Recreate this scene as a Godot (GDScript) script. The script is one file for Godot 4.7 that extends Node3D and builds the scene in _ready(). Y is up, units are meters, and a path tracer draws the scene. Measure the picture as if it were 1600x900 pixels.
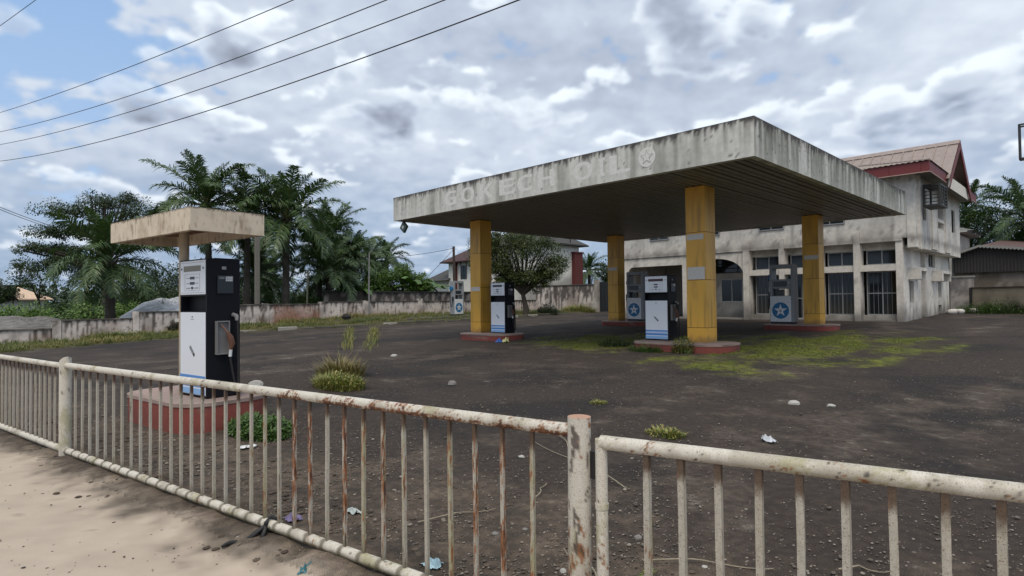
extends Node3D

const SLOPE := 0.022
const FX := 1.18
const FZ := -8.24
const FDX := 0.1564
const FDZ := 0.9877
var M := {}
var T := {}
var rng := RandomNumberGenerator.new()
var N1 := FastNoiseLite.new()
var N2 := FastNoiseLite.new()
var N3 := FastNoiseLite.new()
var fronds: Array = []
var taken := {}


class MB:
	var v := PackedVector3Array()
	var n := PackedVector3Array()
	var c := PackedColorArray()
	var u := PackedVector2Array()
	var ix := PackedInt32Array()
	var col := Color(1, 1, 1)
	var fn = null

	func vert(p: Vector3, nn: Vector3, uv := Vector2.ZERO) -> int:
		v.append(p)
		n.append(nn)
		c.append(fn.call(p, nn) if fn != null else col)
		u.append(uv)
		return v.size() - 1

	func tri(a: Vector3, b: Vector3, d: Vector3) -> void:
		var nn := (b - a).cross(d - a).normalized()
		var i := vert(a, nn)
		vert(b, nn)
		vert(d, nn)
		ix.append_array([i, i + 2, i + 1])

	# corners run counter-clockwise as seen from the front
	func quad(a: Vector3, b: Vector3, d: Vector3, e: Vector3) -> void:
		var nn := (d - a).cross(e - b).normalized()
		var i := vert(a, nn, Vector2(0, 1))
		vert(b, nn, Vector2(1, 1))
		vert(d, nn, Vector2(1, 0))
		vert(e, nn, Vector2(0, 0))
		ix.append_array([i, i + 2, i + 1, i, i + 3, i + 2])

	func quado(a: Vector3, b: Vector3, d: Vector3, e: Vector3, inside: Vector3) -> void:
		if (d - a).cross(e - b).dot((a + b + d + e) * 0.25 - inside) < 0.0:
			quad(a, e, d, b)
		else:
			quad(a, b, d, e)

	func box(lo: Vector3, hi: Vector3, t := Transform3D()) -> void:
		var p: Array[Vector3] = []
		for k in 8:
			p.append(t * Vector3(hi.x if k & 1 else lo.x, hi.y if k & 2 else lo.y, hi.z if k & 4 else lo.z))
		var mid := t * ((lo + hi) * 0.5)
		for f in [[0, 1, 3, 2], [4, 5, 7, 6], [0, 1, 5, 4], [2, 3, 7, 6], [0, 2, 6, 4], [1, 3, 7, 5]]:
			quado(p[f[0]], p[f[1]], p[f[2]], p[f[3]], mid)

	# a box with chamfered edges
	func cbox(lo: Vector3, hi: Vector3, r: float, t := Transform3D()) -> void:
		var mid := (lo + hi) * 0.5
		var h := (hi - lo) * 0.5
		var q := {}
		for a in 3:
			for k in 8:
				var s := Vector3(1 if k & 1 else -1, 1 if k & 2 else -1, 1 if k & 4 else -1)
				var p := s * (h - Vector3(r, r, r))
				p[a] = s[a] * h[a]
				q[a * 8 + k] = t * (mid + p)
		var m2 := t * mid
		for a in 3:
			var b := (a + 1) % 3
			var d := (a + 2) % 3
			for sa in 2:
				var k0 := sa << a
				quado(q[a * 8 + k0], q[a * 8 + (k0 | 1 << b)], q[a * 8 + (k0 | 1 << b | 1 << d)], q[a * 8 + (k0 | 1 << d)], m2)
				for sb in 2:
					var k1 := k0 | sb << b
					quado(q[a * 8 + k1], q[a * 8 + (k1 | 1 << d)], q[b * 8 + (k1 | 1 << d)], q[b * 8 + k1], m2)
		for k in 8:
			var aa: Vector3 = q[k]
			var bb: Vector3 = q[8 + k]
			var dd: Vector3 = q[16 + k]
			if (bb - aa).cross(dd - aa).dot((aa + bb + dd) / 3.0 - m2) < 0.0:
				tri(aa, dd, bb)
			else:
				tri(aa, bb, dd)

	func grid(o: Vector3, eu: Vector3, ev: Vector3, nu: int, nv: int) -> void:
		var nn := eu.cross(ev).normalized()
		var s := v.size()
		for j in nv + 1:
			for i in nu + 1:
				vert(o + eu * (float(i) / nu) + ev * (float(j) / nv), nn, Vector2(float(i) / nu, 1.0 - float(j) / nv))
		for j in nv:
			for i in nu:
				var a := s + j * (nu + 1) + i
				ix.append_array([a, a + nu + 2, a + 1, a, a + nu + 1, a + nu + 2])

	# a box whose faces are divided, so that the colour function can stain them
	func gbox(lo: Vector3, hi: Vector3, step: float) -> void:
		var d := hi - lo
		var k := Vector3i(maxi(1, roundi(d.x / step)), maxi(1, roundi(d.y / step)), maxi(1, roundi(d.z / step)))
		var X := Vector3(d.x, 0, 0)
		var Y := Vector3(0, d.y, 0)
		var Z := Vector3(0, 0, d.z)
		grid(lo + Z, X, Y, k.x, k.y)
		grid(lo + X, -X, Y, k.x, k.y)
		grid(lo + X + Z, -Z, Y, k.z, k.y)
		grid(lo, Z, Y, k.z, k.y)
		grid(lo + Y + Z, X, -Z, k.x, k.z)
		grid(lo, X, Z, k.x, k.z)

	func tube(path: Array, radii: Array, sides: int, caps := true, twist := 0.0) -> void:
		var s := v.size()
		var m := path.size()
		var side := Vector3.ZERO
		for i in m:
			var f: Vector3 = (path[mini(i + 1, m - 1)] - path[maxi(i - 1, 0)]).normalized()
			if side == Vector3.ZERO:
				side = f.cross(Vector3.UP if absf(f.y) < 0.9 else Vector3(1, 0, 0.13)).normalized()
			side = (side - f * side.dot(f)).normalized()
			var up := side.cross(f)
			for k in sides + 1:
				var a := TAU * k / sides + twist
				var nn := side * cos(a) + up * sin(a)
				vert(path[i] + nn * float(radii[i]), nn, Vector2(float(k) / sides, float(i) / m))
		for i in m - 1:
			for k in sides:
				var a := s + i * (sides + 1) + k
				ix.append_array([a, a + 1, a + sides + 2, a, a + sides + 2, a + sides + 1])
		if caps:
			for e in [0, m - 1]:
				var f: Vector3 = (path[1] - path[0]).normalized() * -1.0 if e == 0 else (path[m - 1] - path[m - 2]).normalized()
				var q := s + int(e) * (sides + 1)
				var mid := vert(path[e], f)
				for k in sides + 1:
					vert(v[q + k], f)
				for k in sides:
					if e == 0:
						ix.append_array([mid, mid + 2 + k, mid + 1 + k])
					else:
						ix.append_array([mid, mid + 1 + k, mid + 2 + k])

	# a flat outline (x, z) raised from y0 to y1
	func prism(poly: PackedVector2Array, y0: float, y1: float, t := Transform3D()) -> void:
		var m := poly.size()
		var mid := Vector2.ZERO
		for p in poly:
			mid += p / m
		for i in m:
			var a := poly[i]
			var b := poly[(i + 1) % m]
			quado(t * Vector3(a.x, y0, a.y), t * Vector3(b.x, y0, b.y), t * Vector3(b.x, y1, b.y), t * Vector3(a.x, y1, a.y), t * Vector3(mid.x, (y0 + y1) * 0.5, mid.y))
		var tr := Geometry2D.triangulate_polygon(poly)
		for k in range(0, tr.size(), 3):
			for y: float in [y0, y1]:
				var a := t * Vector3(poly[tr[k]].x, y, poly[tr[k]].y)
				var b := t * Vector3(poly[tr[k + 1]].x, y, poly[tr[k + 1]].y)
				var d := t * Vector3(poly[tr[k + 2]].x, y, poly[tr[k + 2]].y)
				var up := (t.basis * Vector3.UP) * (1.0 if y == y1 else -1.0)
				if (b - a).cross(d - a).dot(up) < 0.0:
					tri(a, d, b)
				else:
					tri(a, b, d)

	func mesh() -> ArrayMesh:
		var a := []
		a.resize(Mesh.ARRAY_MAX)
		a[Mesh.ARRAY_VERTEX] = v
		a[Mesh.ARRAY_NORMAL] = n
		a[Mesh.ARRAY_COLOR] = c
		a[Mesh.ARRAY_TEX_UV] = u
		a[Mesh.ARRAY_INDEX] = ix
		var m := ArrayMesh.new()
		m.add_surface_from_arrays(Mesh.PRIMITIVE_TRIANGLES, a)
		return m


# ---------------------------------------------------------------- naming and placing
func numbered(called: String) -> String:
	var k: int = taken.get(called, 0)
	taken[called] = k + 1
	return called if k == 0 else "%s_%03d" % [called, k]


func tag(o: Node, label: String, category := "", group := "") -> Node:
	o.set_meta("label", label)
	if category:
		o.set_meta("category", category)
	if group:
		o.set_meta("group", group)
	return o


func thing(called: String, label: String, category: String, at := Vector3.ZERO, turn := 0.0, group := "") -> Node3D:
	var o := Node3D.new()
	o.name = numbered(called)
	add_child(o)
	o.position = at
	o.rotation.y = turn
	tag(o, label, category, group)
	return o


func put(called: String, mesh: Mesh, mat: Material, parent: Node = null, t := Transform3D()) -> MeshInstance3D:
	var o := MeshInstance3D.new()
	o.mesh = mesh
	o.name = called if parent else numbered(called)
	o.material_override = mat
	(parent if parent else self).add_child(o, true)
	o.transform = t
	return o


func obj(called: String, mb: MB, mat: Material, parent: Node = null, t := Transform3D()) -> MeshInstance3D:
	return put(called, mb.mesh(), mat, parent, t)


func struct(called: String, mb: MB, mat: Material) -> MeshInstance3D:
	var o := obj(called, mb, mat)
	o.set_meta("kind", "structure")
	return o


func scatter(called: String, mesh: Mesh, mat: Material, places: Array, tints: Array, parent: Node = null) -> MultiMeshInstance3D:
	var mm := MultiMesh.new()
	mm.transform_format = MultiMesh.TRANSFORM_3D
	mm.use_colors = true
	mm.mesh = mesh
	mm.instance_count = places.size()
	for i in places.size():
		mm.set_instance_transform(i, places[i])
		mm.set_instance_color(i, tints[i])
	var o := MultiMeshInstance3D.new()
	o.multimesh = mm
	o.material_override = mat
	o.name = called if parent else numbered(called)
	(parent if parent else self).add_child(o, true)
	o.set_meta("kind", "stuff")
	return o


func lin(r: float, g: float, b: float) -> Color:
	return Color(r, g, b)


func mat(called: String, c: Color, rough := 0.85, tex := "", size := 1.0, vcol := false) -> StandardMaterial3D:
	var m := StandardMaterial3D.new()
	m.resource_name = called
	m.albedo_color = c.linear_to_srgb()
	m.roughness = rough
	m.vertex_color_use_as_albedo = vcol
	if tex:
		m.albedo_texture = T[tex]
		m.uv1_triplanar = true
		m.uv1_world_triplanar = true
		m.uv1_scale = Vector3.ONE / size
	M[called] = m
	return m


func tex(called: String, size: int, seed_: int, freq: float, octaves: int, f: Callable, kind := FastNoiseLite.TYPE_SIMPLEX_SMOOTH) -> void:
	var nz := FastNoiseLite.new()
	nz.noise_type = kind
	nz.seed = seed_
	nz.frequency = freq
	nz.fractal_type = FastNoiseLite.FRACTAL_FBM
	nz.fractal_octaves = octaves
	var src := nz.get_seamless_image(size, size)
	src.convert(Image.FORMAT_L8)
	var data := src.get_data()
	var lut: Array = []
	for k in 256:
		lut.append((f.call(k / 255.0) as Color).linear_to_srgb())
	var out := PackedByteArray()
	out.resize(size * size * 3)
	for i in size * size:
		var q: Color = lut[data[i]]
		out[i * 3] = q.r8
		out[i * 3 + 1] = q.g8
		out[i * 3 + 2] = q.b8
	T[called] = ImageTexture.create_from_image(Image.create_from_data(size, size, false, Image.FORMAT_RGB8, out))


func ss(a: float, b: float, x: float) -> float:
	var t := clampf((x - a) / (b - a), 0.0, 1.0)
	return t * t * (3.0 - 2.0 * t)


# ---------------------------------------------------------------- the lie of the land
const BANK := [[-60.0, 0.0], [0.0, 0.02], [5.0, 0.07], [7.5, 0.21], [13.3, 0.49], [17.1, 0.70], [20.2, 0.85], [27.0, 0.83], [36.0, 0.83], [60.0, 0.9]]
const KERB := [[-60.0, -27.0], [2.0, -27.6], [7.0, -29.2], [11.7, -30.3], [16.8, -28.9], [22.2, -27.6], [28.0, -27.0], [33.0, -27.2], [60.0, -27.2]]


func along(table: Array, x: float) -> float:
	for k in table.size() - 1:
		if x < table[k + 1][0]:
			var a: Array = table[k]
			var b: Array = table[k + 1]
			return lerpf(a[1], b[1], clampf((x - a[0]) / (b[0] - a[0]), 0.0, 1.0))
	return table[-1][1]


func off_fence(x: float, z: float) -> float:
	return (x - FX) * -FDZ + (z - FZ) * FDX


func gy(x: float, z: float) -> float:
	var y := SLOPE * clampf(x, -2.0, 40.0)
	var k := along(KERB, x)
	if z < k:
		var w := along(BANK, x)
		y = lerpf(y + 0.10 * ss(8.0, 11.0, x), w, ss(0.0, 1.0, (k - z) / maxf(0.5, k + 33.4)))
	var o := off_fence(x, z)
	if o > 0.0:
		y = minf(y, lerpf(y, 0.0, ss(0.0, 0.5, o)))
	return y


func ground_color(x: float, z: float) -> Color:
	var o := off_fence(x, z)
	var a := N1.get_noise_2d(x * 9.0, z * 9.0)
	var b := N1.get_noise_2d(x * 30.0 + 40.0, z * 30.0)
	var d := N2.get_noise_2d(x * 110.0, z * 110.0)
	var e := N1.get_noise_2d(x * 3.0 + 90.0, z * 14.0 + 20.0)
	var base := lin(0.063, 0.044, 0.033)
	base = base.lerp(lin(0.0285, 0.021, 0.0165), ss(-0.1, 0.4, a + 0.25 * d))
	base = base.lerp(lin(0.140, 0.104, 0.078), 0.8 * ss(0.02, 0.5, b * 0.6 + e * 0.7 + 0.3 * d))
	base = base.lerp(lin(0.30, 0.27, 0.235), 0.8 * ss(0.45, 0.70, b * 0.5 + d * 0.6 + e * 0.3))
	# dirt washed in along the railing
	var dirt := ss(-2.6, -0.25, o + 1.3 * a + 0.5 * b)
	base = base.lerp((lin(0.150, 0.112, 0.080).lerp(lin(0.25, 0.20, 0.15), ss(-0.1, 0.3, o))) * (1.0 + 0.6 * d + 0.4 * b), dirt)
	# moss under and beside the canopy
	var mx := 1.25 * exp(-pow((x - 16.2) / 3.2, 2.0) - pow((z + 11.6) / 2.5, 2.0)) + 1.3 * exp(-pow((x - 17.0) / 5.0, 2.0) - pow((z + 5.7) / 2.5, 2.0))
	var moss := ss(0.15, 0.75, mx * 0.62 - 0.6 * ss(0.35, 0.02, mx) + 0.75 * N1.get_noise_2d(x * 14.0, z * 24.0 + 300.0) + 0.35 * d)
	base = base.lerp(lin(0.21, 0.245, 0.016) * (1.0 + 0.8 * d + 0.5 * b), moss * 0.85)
	# the verge
	var k := along(KERB, x)
	if z < k + 0.5:
		var g := ss(0.5, -0.4, z - k + 0.8 * d)
		base = base.lerp(lin(0.105, 0.10, 0.035) * (1.0 + 0.5 * b), g)
	if z < -34.0 or x > 41.0:
		base = base.lerp(lin(0.04, 0.06, 0.018), 0.8)
	# the sandy footpath on this side of the railing
	var road := ss(0.10, 0.50, o + 0.24 * b + 0.16 * d)
	var sand := lin(0.69, 0.575, 0.46) * (0.96 + 0.13 * a + 0.10 * b + 0.10 * d)
	sand = sand.lerp(lin(0.27, 0.215, 0.16), 0.7 * ss(0.42, 0.75, b * 0.7 + 0.7 * d + 0.25 * a))
	return base.lerp(sand, road)


func _ready() -> void:
	rng.seed = 11
	# ------------------------------------------------ camera
	var cam := Camera3D.new()
	cam.name = "camera"
	cam.fov = 51.53
	cam.near = 0.05
	cam.far = 1500.0
	add_child(cam)
	var az := deg_to_rad(45.0567)
	var pitch := deg_to_rad(1.2423)
	var roll := deg_to_rad(-0.6203)
	var f0 := Vector3(cos(az), 0, -sin(az))
	var r0 := f0.cross(Vector3.UP)
	var fw := (f0 * cos(pitch) + Vector3.UP * sin(pitch)).normalized()
	var u0 := r0.cross(fw)
	var rt := r0 * cos(roll) + u0 * sin(roll)
	cam.transform = Transform3D(Basis(rt, rt.cross(fw), -fw), Vector3(0, 1.683, 0))
	cam.current = true
	# ------------------------------------------------ light
	var sun := DirectionalLight3D.new()
	sun.name = "sun"
	sun.light_energy = 0.5
	sun.light_color = Color(1.0, 0.95, 0.88)
	sun.light_angular_distance = 30.0
	sun.shadow_enabled = true
	add_child(sun)
	sun.look_at_from_position(Vector3.ZERO, Vector3(0.42, -1.0, -0.36), Vector3(1, 0, 0))
	var env := Environment.new()
	env.background_mode = Environment.BG_SKY
	env.tonemap_mode = Environment.TONE_MAPPER_LINEAR
	env.tonemap_exposure = 1.36
	env.sdfgi_enabled = true
	env.ssao_enabled = true
	env.ssil_enabled = true
	for k in [[N1, 5, 0.03, 4], [N2, 17, 0.03, 3], [N3, 29, 0.03, 2]]:
		var nz: FastNoiseLite = k[0]
		nz.noise_type = FastNoiseLite.TYPE_SIMPLEX_SMOOTH
		nz.seed = k[1]
		nz.frequency = k[2]
		nz.fractal_octaves = k[3]
	env.sky = Sky.new()
	env.sky.sky_material = make_sky()
	env.background_energy_multiplier = 1.0
	var we := WorldEnvironment.new()
	we.name = "world"
	we.environment = env
	add_child(we)
	make_materials()
	# ------------------------------------------------ large structure
	make_ground()
	make_canopy()
	make_building()
	make_walls()
	make_far_houses()
	make_shed()
	# ------------------------------------------------ objects
	make_islands()
	make_pumps()
	make_kiosk()
	make_fence()
	make_plants()
	make_wires()
	make_small_things()


func make_sky() -> PanoramaSkyMaterial:
	var W := 2048
	var H := 1024
	var nz := FastNoiseLite.new()
	nz.noise_type = FastNoiseLite.TYPE_SIMPLEX_SMOOTH
	nz.seed = 4
	nz.frequency = 1.0
	nz.fractal_octaves = 6
	nz.fractal_gain = 0.5
	var big := FastNoiseLite.new()
	big.noise_type = FastNoiseLite.TYPE_SIMPLEX_SMOOTH
	big.seed = 9
	big.frequency = 1.0
	big.fractal_octaves = 3
	var bil := FastNoiseLite.new()
	bil.noise_type = FastNoiseLite.TYPE_SIMPLEX_SMOOTH
	bil.seed = 33
	bil.frequency = 1.0
	bil.fractal_type = FastNoiseLite.FRACTAL_RIDGED
	bil.fractal_octaves = 4
	bil.fractal_gain = 0.42
	var det := FastNoiseLite.new()
	det.noise_type = FastNoiseLite.TYPE_SIMPLEX_SMOOTH
	det.seed = 41
	det.frequency = 1.0
	det.fractal_octaves = 5
	det.fractal_gain = 0.55
	var hole := Vector3(0.12, 0.32, -0.94).normalized()
	var data := PackedFloat32Array()
	data.resize(W * H * 3)
	for j in H:
		var th := PI * (j + 0.5) / H
		var y := cos(th)
		var s := sin(th)
		for i in W:
			var o := (j * W + i) * 3
			if y < -0.02:
				data[o] = 0.16
				data[o + 1] = 0.155
				data[o + 2] = 0.14
				continue
			var ph := TAU * (i + 0.5) / W
			var x := s * sin(ph)
			var z := -s * cos(ph)
			var k := 1.0 / (maxf(y, 0.0) + 0.24)
			var px := x * k
			var pz := z * k
			var qx := px + det.get_noise_2d(px * 4.0 + 31.0, pz * 4.0) * 0.02
			var qz := pz + det.get_noise_2d(px * 4.0, pz * 4.0 + 57.0) * 0.02
			var n1 := nz.get_noise_2d(qx * 0.9, qz * 0.9)
			var n3 := big.get_noise_2d(px * 0.75 - 20.0, pz * 0.75 + 8.0)
			var dn := det.get_noise_2d(qx * 6.5, qz * 6.5)
			var near := (x * hole.x + y * hole.y + z * hole.z)
			var open := exp(-(1.0 - near) / 0.011)
			var cover := smoothstep(-0.22, 0.22, n1 * 0.9 + dn * 0.75 + 0.62 - open * 0.86)
			var veil := 0.58 + 0.14 * n3 + 0.10 * dn + 0.10 * n1
			# cumulus in front: crisp bright tops, grey bodies
			var d0 := nz.get_noise_2d(qx * 1.9 + 7.0, qz * 1.9) - 0.30 * bil.get_noise_2d(qx * 3.1, qz * 3.1) + dn * 0.20 + 0.35 * n3
			var d1 := nz.get_noise_2d(qx * 1.9 * 0.955 + 7.0, qz * 1.9 * 0.955) - 0.30 * bil.get_noise_2d(qx * 3.1 * 0.955, qz * 3.1 * 0.955) + dn * 0.20 + 0.35 * n3
			var puff := smoothstep(-0.06, 0.16, d0 - open * 0.2 + 0.02)
			var body := lerpf(0.74, 0.34, smoothstep(0.03, 0.50, d0))
			body += 0.62 * clampf(d0 - d1, -0.25, 0.42) + 0.07 * dn
			var lum := clampf(lerpf(veil, body, puff * 0.92), 0.26, 0.86)
			cover = maxf(cover, puff * (1.0 - 0.5 * open))
			lum *= 1.0 - 0.22 * smoothstep(0.24, 0.05, y) * smoothstep(-0.3, 0.3, n3 + n1 * 0.5)
			lum *= 0.76 + 0.40 * y
			var warm := smoothstep(0.35, 0.75, lum)
			var deep := smoothstep(0.30, 0.10, y) * smoothstep(0.58, 0.36, lum)
			var cr := lum * lerpf(0.82, 0.915, warm) * (1.0 - 0.20 * deep)
			var cg := lum * lerpf(0.94, 1.0, warm) * (1.0 - 0.08 * deep)
			var cb := lum * lerpf(1.17, 1.085, warm)
			var t := smoothstep(0.0, 0.7, y)
			var br := lerpf(0.34, 0.16, t)
			var bg := lerpf(0.46, 0.30, t)
			var bb := lerpf(0.64, 0.54, t)
			data[o] = lerpf(br, cr, cover)
			data[o + 1] = lerpf(bg, cg, cover)
			data[o + 2] = lerpf(bb, cb, cover)
	var img := Image.create_from_data(W, H, false, Image.FORMAT_RGBF, data.to_byte_array())
	var m := PanoramaSkyMaterial.new()
	m.panorama = ImageTexture.create_from_image(img)
	return m


func make_materials() -> void:
	tex("fine", 512, 3, 0.09, 4, func(k): return Color(1, 1, 1) * lerpf(0.84, 1.0, k))
	tex("plaster", 512, 7, 0.014, 6, func(k): return Color(1, 1, 1) * lerpf(0.86, 1.0, smoothstep(0.1, 0.85, k)))
	tex("speckle", 512, 13, 0.16, 3, func(k): return Color(1, 1, 1) * (lerpf(0.42, 0.78, smoothstep(0.22, 0.62, k)) + 0.4 * smoothstep(0.70, 0.80, k)))
	tex("blotch", 512, 21, 0.012, 5, func(k): return Color(1, 1, 1) * lerpf(0.82, 1.0, smoothstep(0.25, 0.7, k)))
	tex("grit", 1024, 51, 0.022, 7, func(k): return Color(1, 1, 1) * (lerpf(0.56, 0.86, smoothstep(0.28, 0.66, k)) + 0.14 * smoothstep(0.70, 0.80, k)))
	tex("specks", 512, 37, 0.07, 5, func(k): return Color(1, 1, 1).lerp(Color(0.30, 0.17, 0.10), 0.9 * smoothstep(0.70, 0.80, k)).lerp(Color(0.62, 0.58, 0.46), 0.7 * smoothstep(0.36, 0.22, k)))
	tex("bark", 256, 23, 0.05, 5, func(k): return Color(1, 1, 1) * lerpf(0.45, 1.0, k))
	var g := mat("ground", Color(1, 1, 1) * 1.2, 0.93, "speckle", 0.8, true)
	g.detail_enabled = true
	g.detail_albedo = T["grit"]
	g.detail_blend_mode = BaseMaterial3D.BLEND_MODE_MUL
	g.detail_uv_layer = BaseMaterial3D.DETAIL_UV_2
	g.uv2_triplanar = true
	g.uv2_world_triplanar = true
	g.uv2_scale = Vector3.ONE / 2.7
	g.heightmap_enabled = true
	g.heightmap_texture = T["speckle"]
	g.heightmap_scale = 2.2
	var sd := mat("sand", Color(1, 1, 1) * 0.68, 0.95, "fine", 0.23, true)
	sd.heightmap_enabled = true
	sd.heightmap_texture = T["fine"]
	sd.heightmap_scale = 0.5
	var w := mat("painted", Color(1, 1, 1), 0.9, "plaster", 1.7, true)
	w.heightmap_enabled = true
	w.heightmap_texture = T["fine"]
	w.heightmap_scale = 0.14
	mat("paint_plain", Color(1, 1, 1), 0.6, "fine", 0.35, true)
	mat("steel_paint", Color(1, 1, 1), 0.55, "specks", 0.42, true)
	mat("leaf", Color(1, 1, 1), 0.5, "", 1.0, true)
	M["leaf"].backlight_enabled = true
	M["leaf"].backlight = Color(0.5, 0.55, 0.3)
	mat("bark", Color(1, 1, 1), 0.95, "bark", 0.6, true)
	mat("black_steel", lin(0.009, 0.010, 0.014), 0.5, "fine", 0.5)
	M["black_steel"].metallic_specular = 0.28
	mat("white_steel", lin(0.74, 0.78, 0.84), 0.38)
	mat("grey_steel", lin(0.28, 0.295, 0.32), 0.55, "plaster", 0.9)
	mat("panel_white", lin(0.74, 0.76, 0.78), 0.5, "plaster", 0.9)
	mat("blue", lin(0.09, 0.26, 0.62), 0.4)
	mat("pale_blue", lin(0.24, 0.45, 0.75), 0.4)
	mat("sticker_blue", lin(0.012, 0.16, 0.36), 0.5, "plaster", 0.4)
	mat("dark_blue", lin(0.02, 0.03, 0.06), 0.4)
	mat("lcd", lin(0.16, 0.13, 0.075), 0.2)
	mat("lcd_red", lin(0.06, 0.012, 0.02), 0.2)
	mat("grey_print", lin(0.30, 0.31, 0.33), 0.5)
	mat("slate", lin(0.022, 0.026, 0.034), 0.3)
	mat("rubber", lin(0.012, 0.012, 0.013), 0.6)
	mat("zinc", lin(0.22, 0.22, 0.22), 0.45, "fine", 0.3)
	mat("nozzle", lin(0.16, 0.075, 0.05), 0.5, "fine", 0.2)
	mat("paper", lin(0.66, 0.64, 0.60), 0.9, "plaster", 0.4)
	mat("glass", lin(0.012, 0.017, 0.02), 0.08)
	mat("dark_room", lin(0.018, 0.018, 0.018), 0.95)
	mat("alu", lin(0.34, 0.35, 0.36), 0.45, "fine", 0.4)
	mat("yellow", lin(0.80, 0.44, 0.06), 0.42, "plaster", 1.6)
	mat("clad", Color(1, 1, 1), 0.42, "fine", 1.1, true)
	mat("joint", lin(0.05, 0.03, 0.01), 0.8)
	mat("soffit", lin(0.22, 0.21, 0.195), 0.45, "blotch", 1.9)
	mat("concrete", Color(1, 1, 1), 0.92, "plaster", 1.1, true)
	mat("red_board", lin(0.17, 0.028, 0.030), 0.6, "plaster", 1.3)
	mat("roof_sheet", lin(0.30, 0.24, 0.215), 0.5, "blotch", 2.3)
	mat("roof_old", lin(0.27, 0.22, 0.175), 0.6, "blotch", 1.5)
	mat("roof_dark", lin(0.045, 0.042, 0.040), 0.7, "blotch", 1.5)
	mat("roof_red", lin(0.055, 0.020, 0.018), 0.7, "blotch", 1.5)
	mat("rusty_sheet", lin(0.085, 0.042, 0.034), 0.75, "blotch", 1.7)
	mat("brick_red", lin(0.115, 0.022, 0.021), 0.8, "plaster", 0.8)
	mat("gravel", Color(1, 1, 1) * 1.5, 0.9, "speckle", 2.2, true)
	mat("wire", lin(0.02, 0.02, 0.022), 0.6)
	mat("cage", lin(0.03, 0.032, 0.033), 0.6, "fine", 0.3)
	mat("ghost", lin(0.70, 0.70, 0.67), 0.9, "plaster", 0.6)
	mat("litter", Color(1, 1, 1), 0.5, "", 1.0, true)


func make_ground() -> void:
	var mb := MB.new()
	var ang := PackedFloat32Array()
	var a := -180.0
	while a < 180.0 - 0.01:
		ang.append(deg_to_rad(a + 45.0567))
		a += 0.5 if absf(a + 0.01) < 56.0 else 4.0
	ang.append(deg_to_rad(180.0 + 45.0567))
	var rad := PackedFloat32Array([0.3])
	while rad[-1] < 900.0:
		rad.append(rad[-1] * (1.35 if rad[-1] < 1.6 else 1.0085 if rad[-1] < 48.0 else 1.12))
	var na := ang.size()
	for r in rad:
		for t in ang:
			var x := r * cos(t)
			var z := -r * sin(t)
			var y := gy(x, z)
			if r < 60.0:
				y += 0.012 * N1.get_noise_2d(x * 25.0, z * 25.0) + (0.012 * N2.get_noise_2d(x * 140.0, z * 140.0) if r < 20.0 else 0.0)
				var o := off_fence(x, z)
				y += 0.035 * exp(-pow((o - 0.05) / 0.3, 2.0)) * (0.6 + N1.get_noise_2d(x * 60.0, z * 60.0))
			mb.v.append(Vector3(x, y, z))
			mb.c.append(ground_color(x, z) if r < 90.0 else lin(0.04, 0.06, 0.02))
	mb.n.resize(mb.v.size())
	mb.u.resize(mb.v.size())
	for j in rad.size() - 1:
		for i in na - 1:
			var q := j * na + i
			mb.ix.append_array([q, q + na, q + na + 1, q, q + na + 1, q + 1])
	var nn := PackedVector3Array()
	nn.resize(mb.v.size())
	for k in range(0, mb.ix.size(), 3):
		var p := mb.v[mb.ix[k]]
		var w := (mb.v[mb.ix[k + 1]] - p).cross(mb.v[mb.ix[k + 2]] - p)
		if w.y < 0.0:
			w = -w
			var s := mb.ix[k + 1]
			mb.ix[k + 1] = mb.ix[k + 2]
			mb.ix[k + 2] = s
		# front faces run clockwise
		var s2 := mb.ix[k + 1]
		mb.ix[k + 1] = mb.ix[k + 2]
		mb.ix[k + 2] = s2
		for e in 3:
			nn[mb.ix[k + e]] += w
	for k in nn.size():
		mb.n[k] = nn[k].normalized()
	var path := MB.new()
	path.v = mb.v
	path.n = mb.n
	path.c = mb.c
	path.u = mb.u
	var rest := PackedInt32Array()
	for k in range(0, mb.ix.size(), 3):
		var p := mb.v[mb.ix[k]]
		if off_fence(p.x, p.z) > 0.22 and p.length() < 60.0:
			path.ix.append_array([mb.ix[k], mb.ix[k + 1], mb.ix[k + 2]])
		else:
			rest.append_array([mb.ix[k], mb.ix[k + 1], mb.ix[k + 2]])
	mb.ix = rest
	struct("ground", mb, M["ground"])
	struct("footpath", path, M["sand"])


func streak(a: float, y: float, top: float, reach: float) -> float:
	# rain streaks that start at the top and run down different lengths
	var l := 0.42 + 0.6 * N1.get_noise_2d(a * 70.0, 7.0) + 0.75 * N2.get_noise_2d(a * 420.0, 3.0)
	var run := reach * clampf(l, 0.05, 1.4)
	return ss(run, run * 0.25, top - y)


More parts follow.
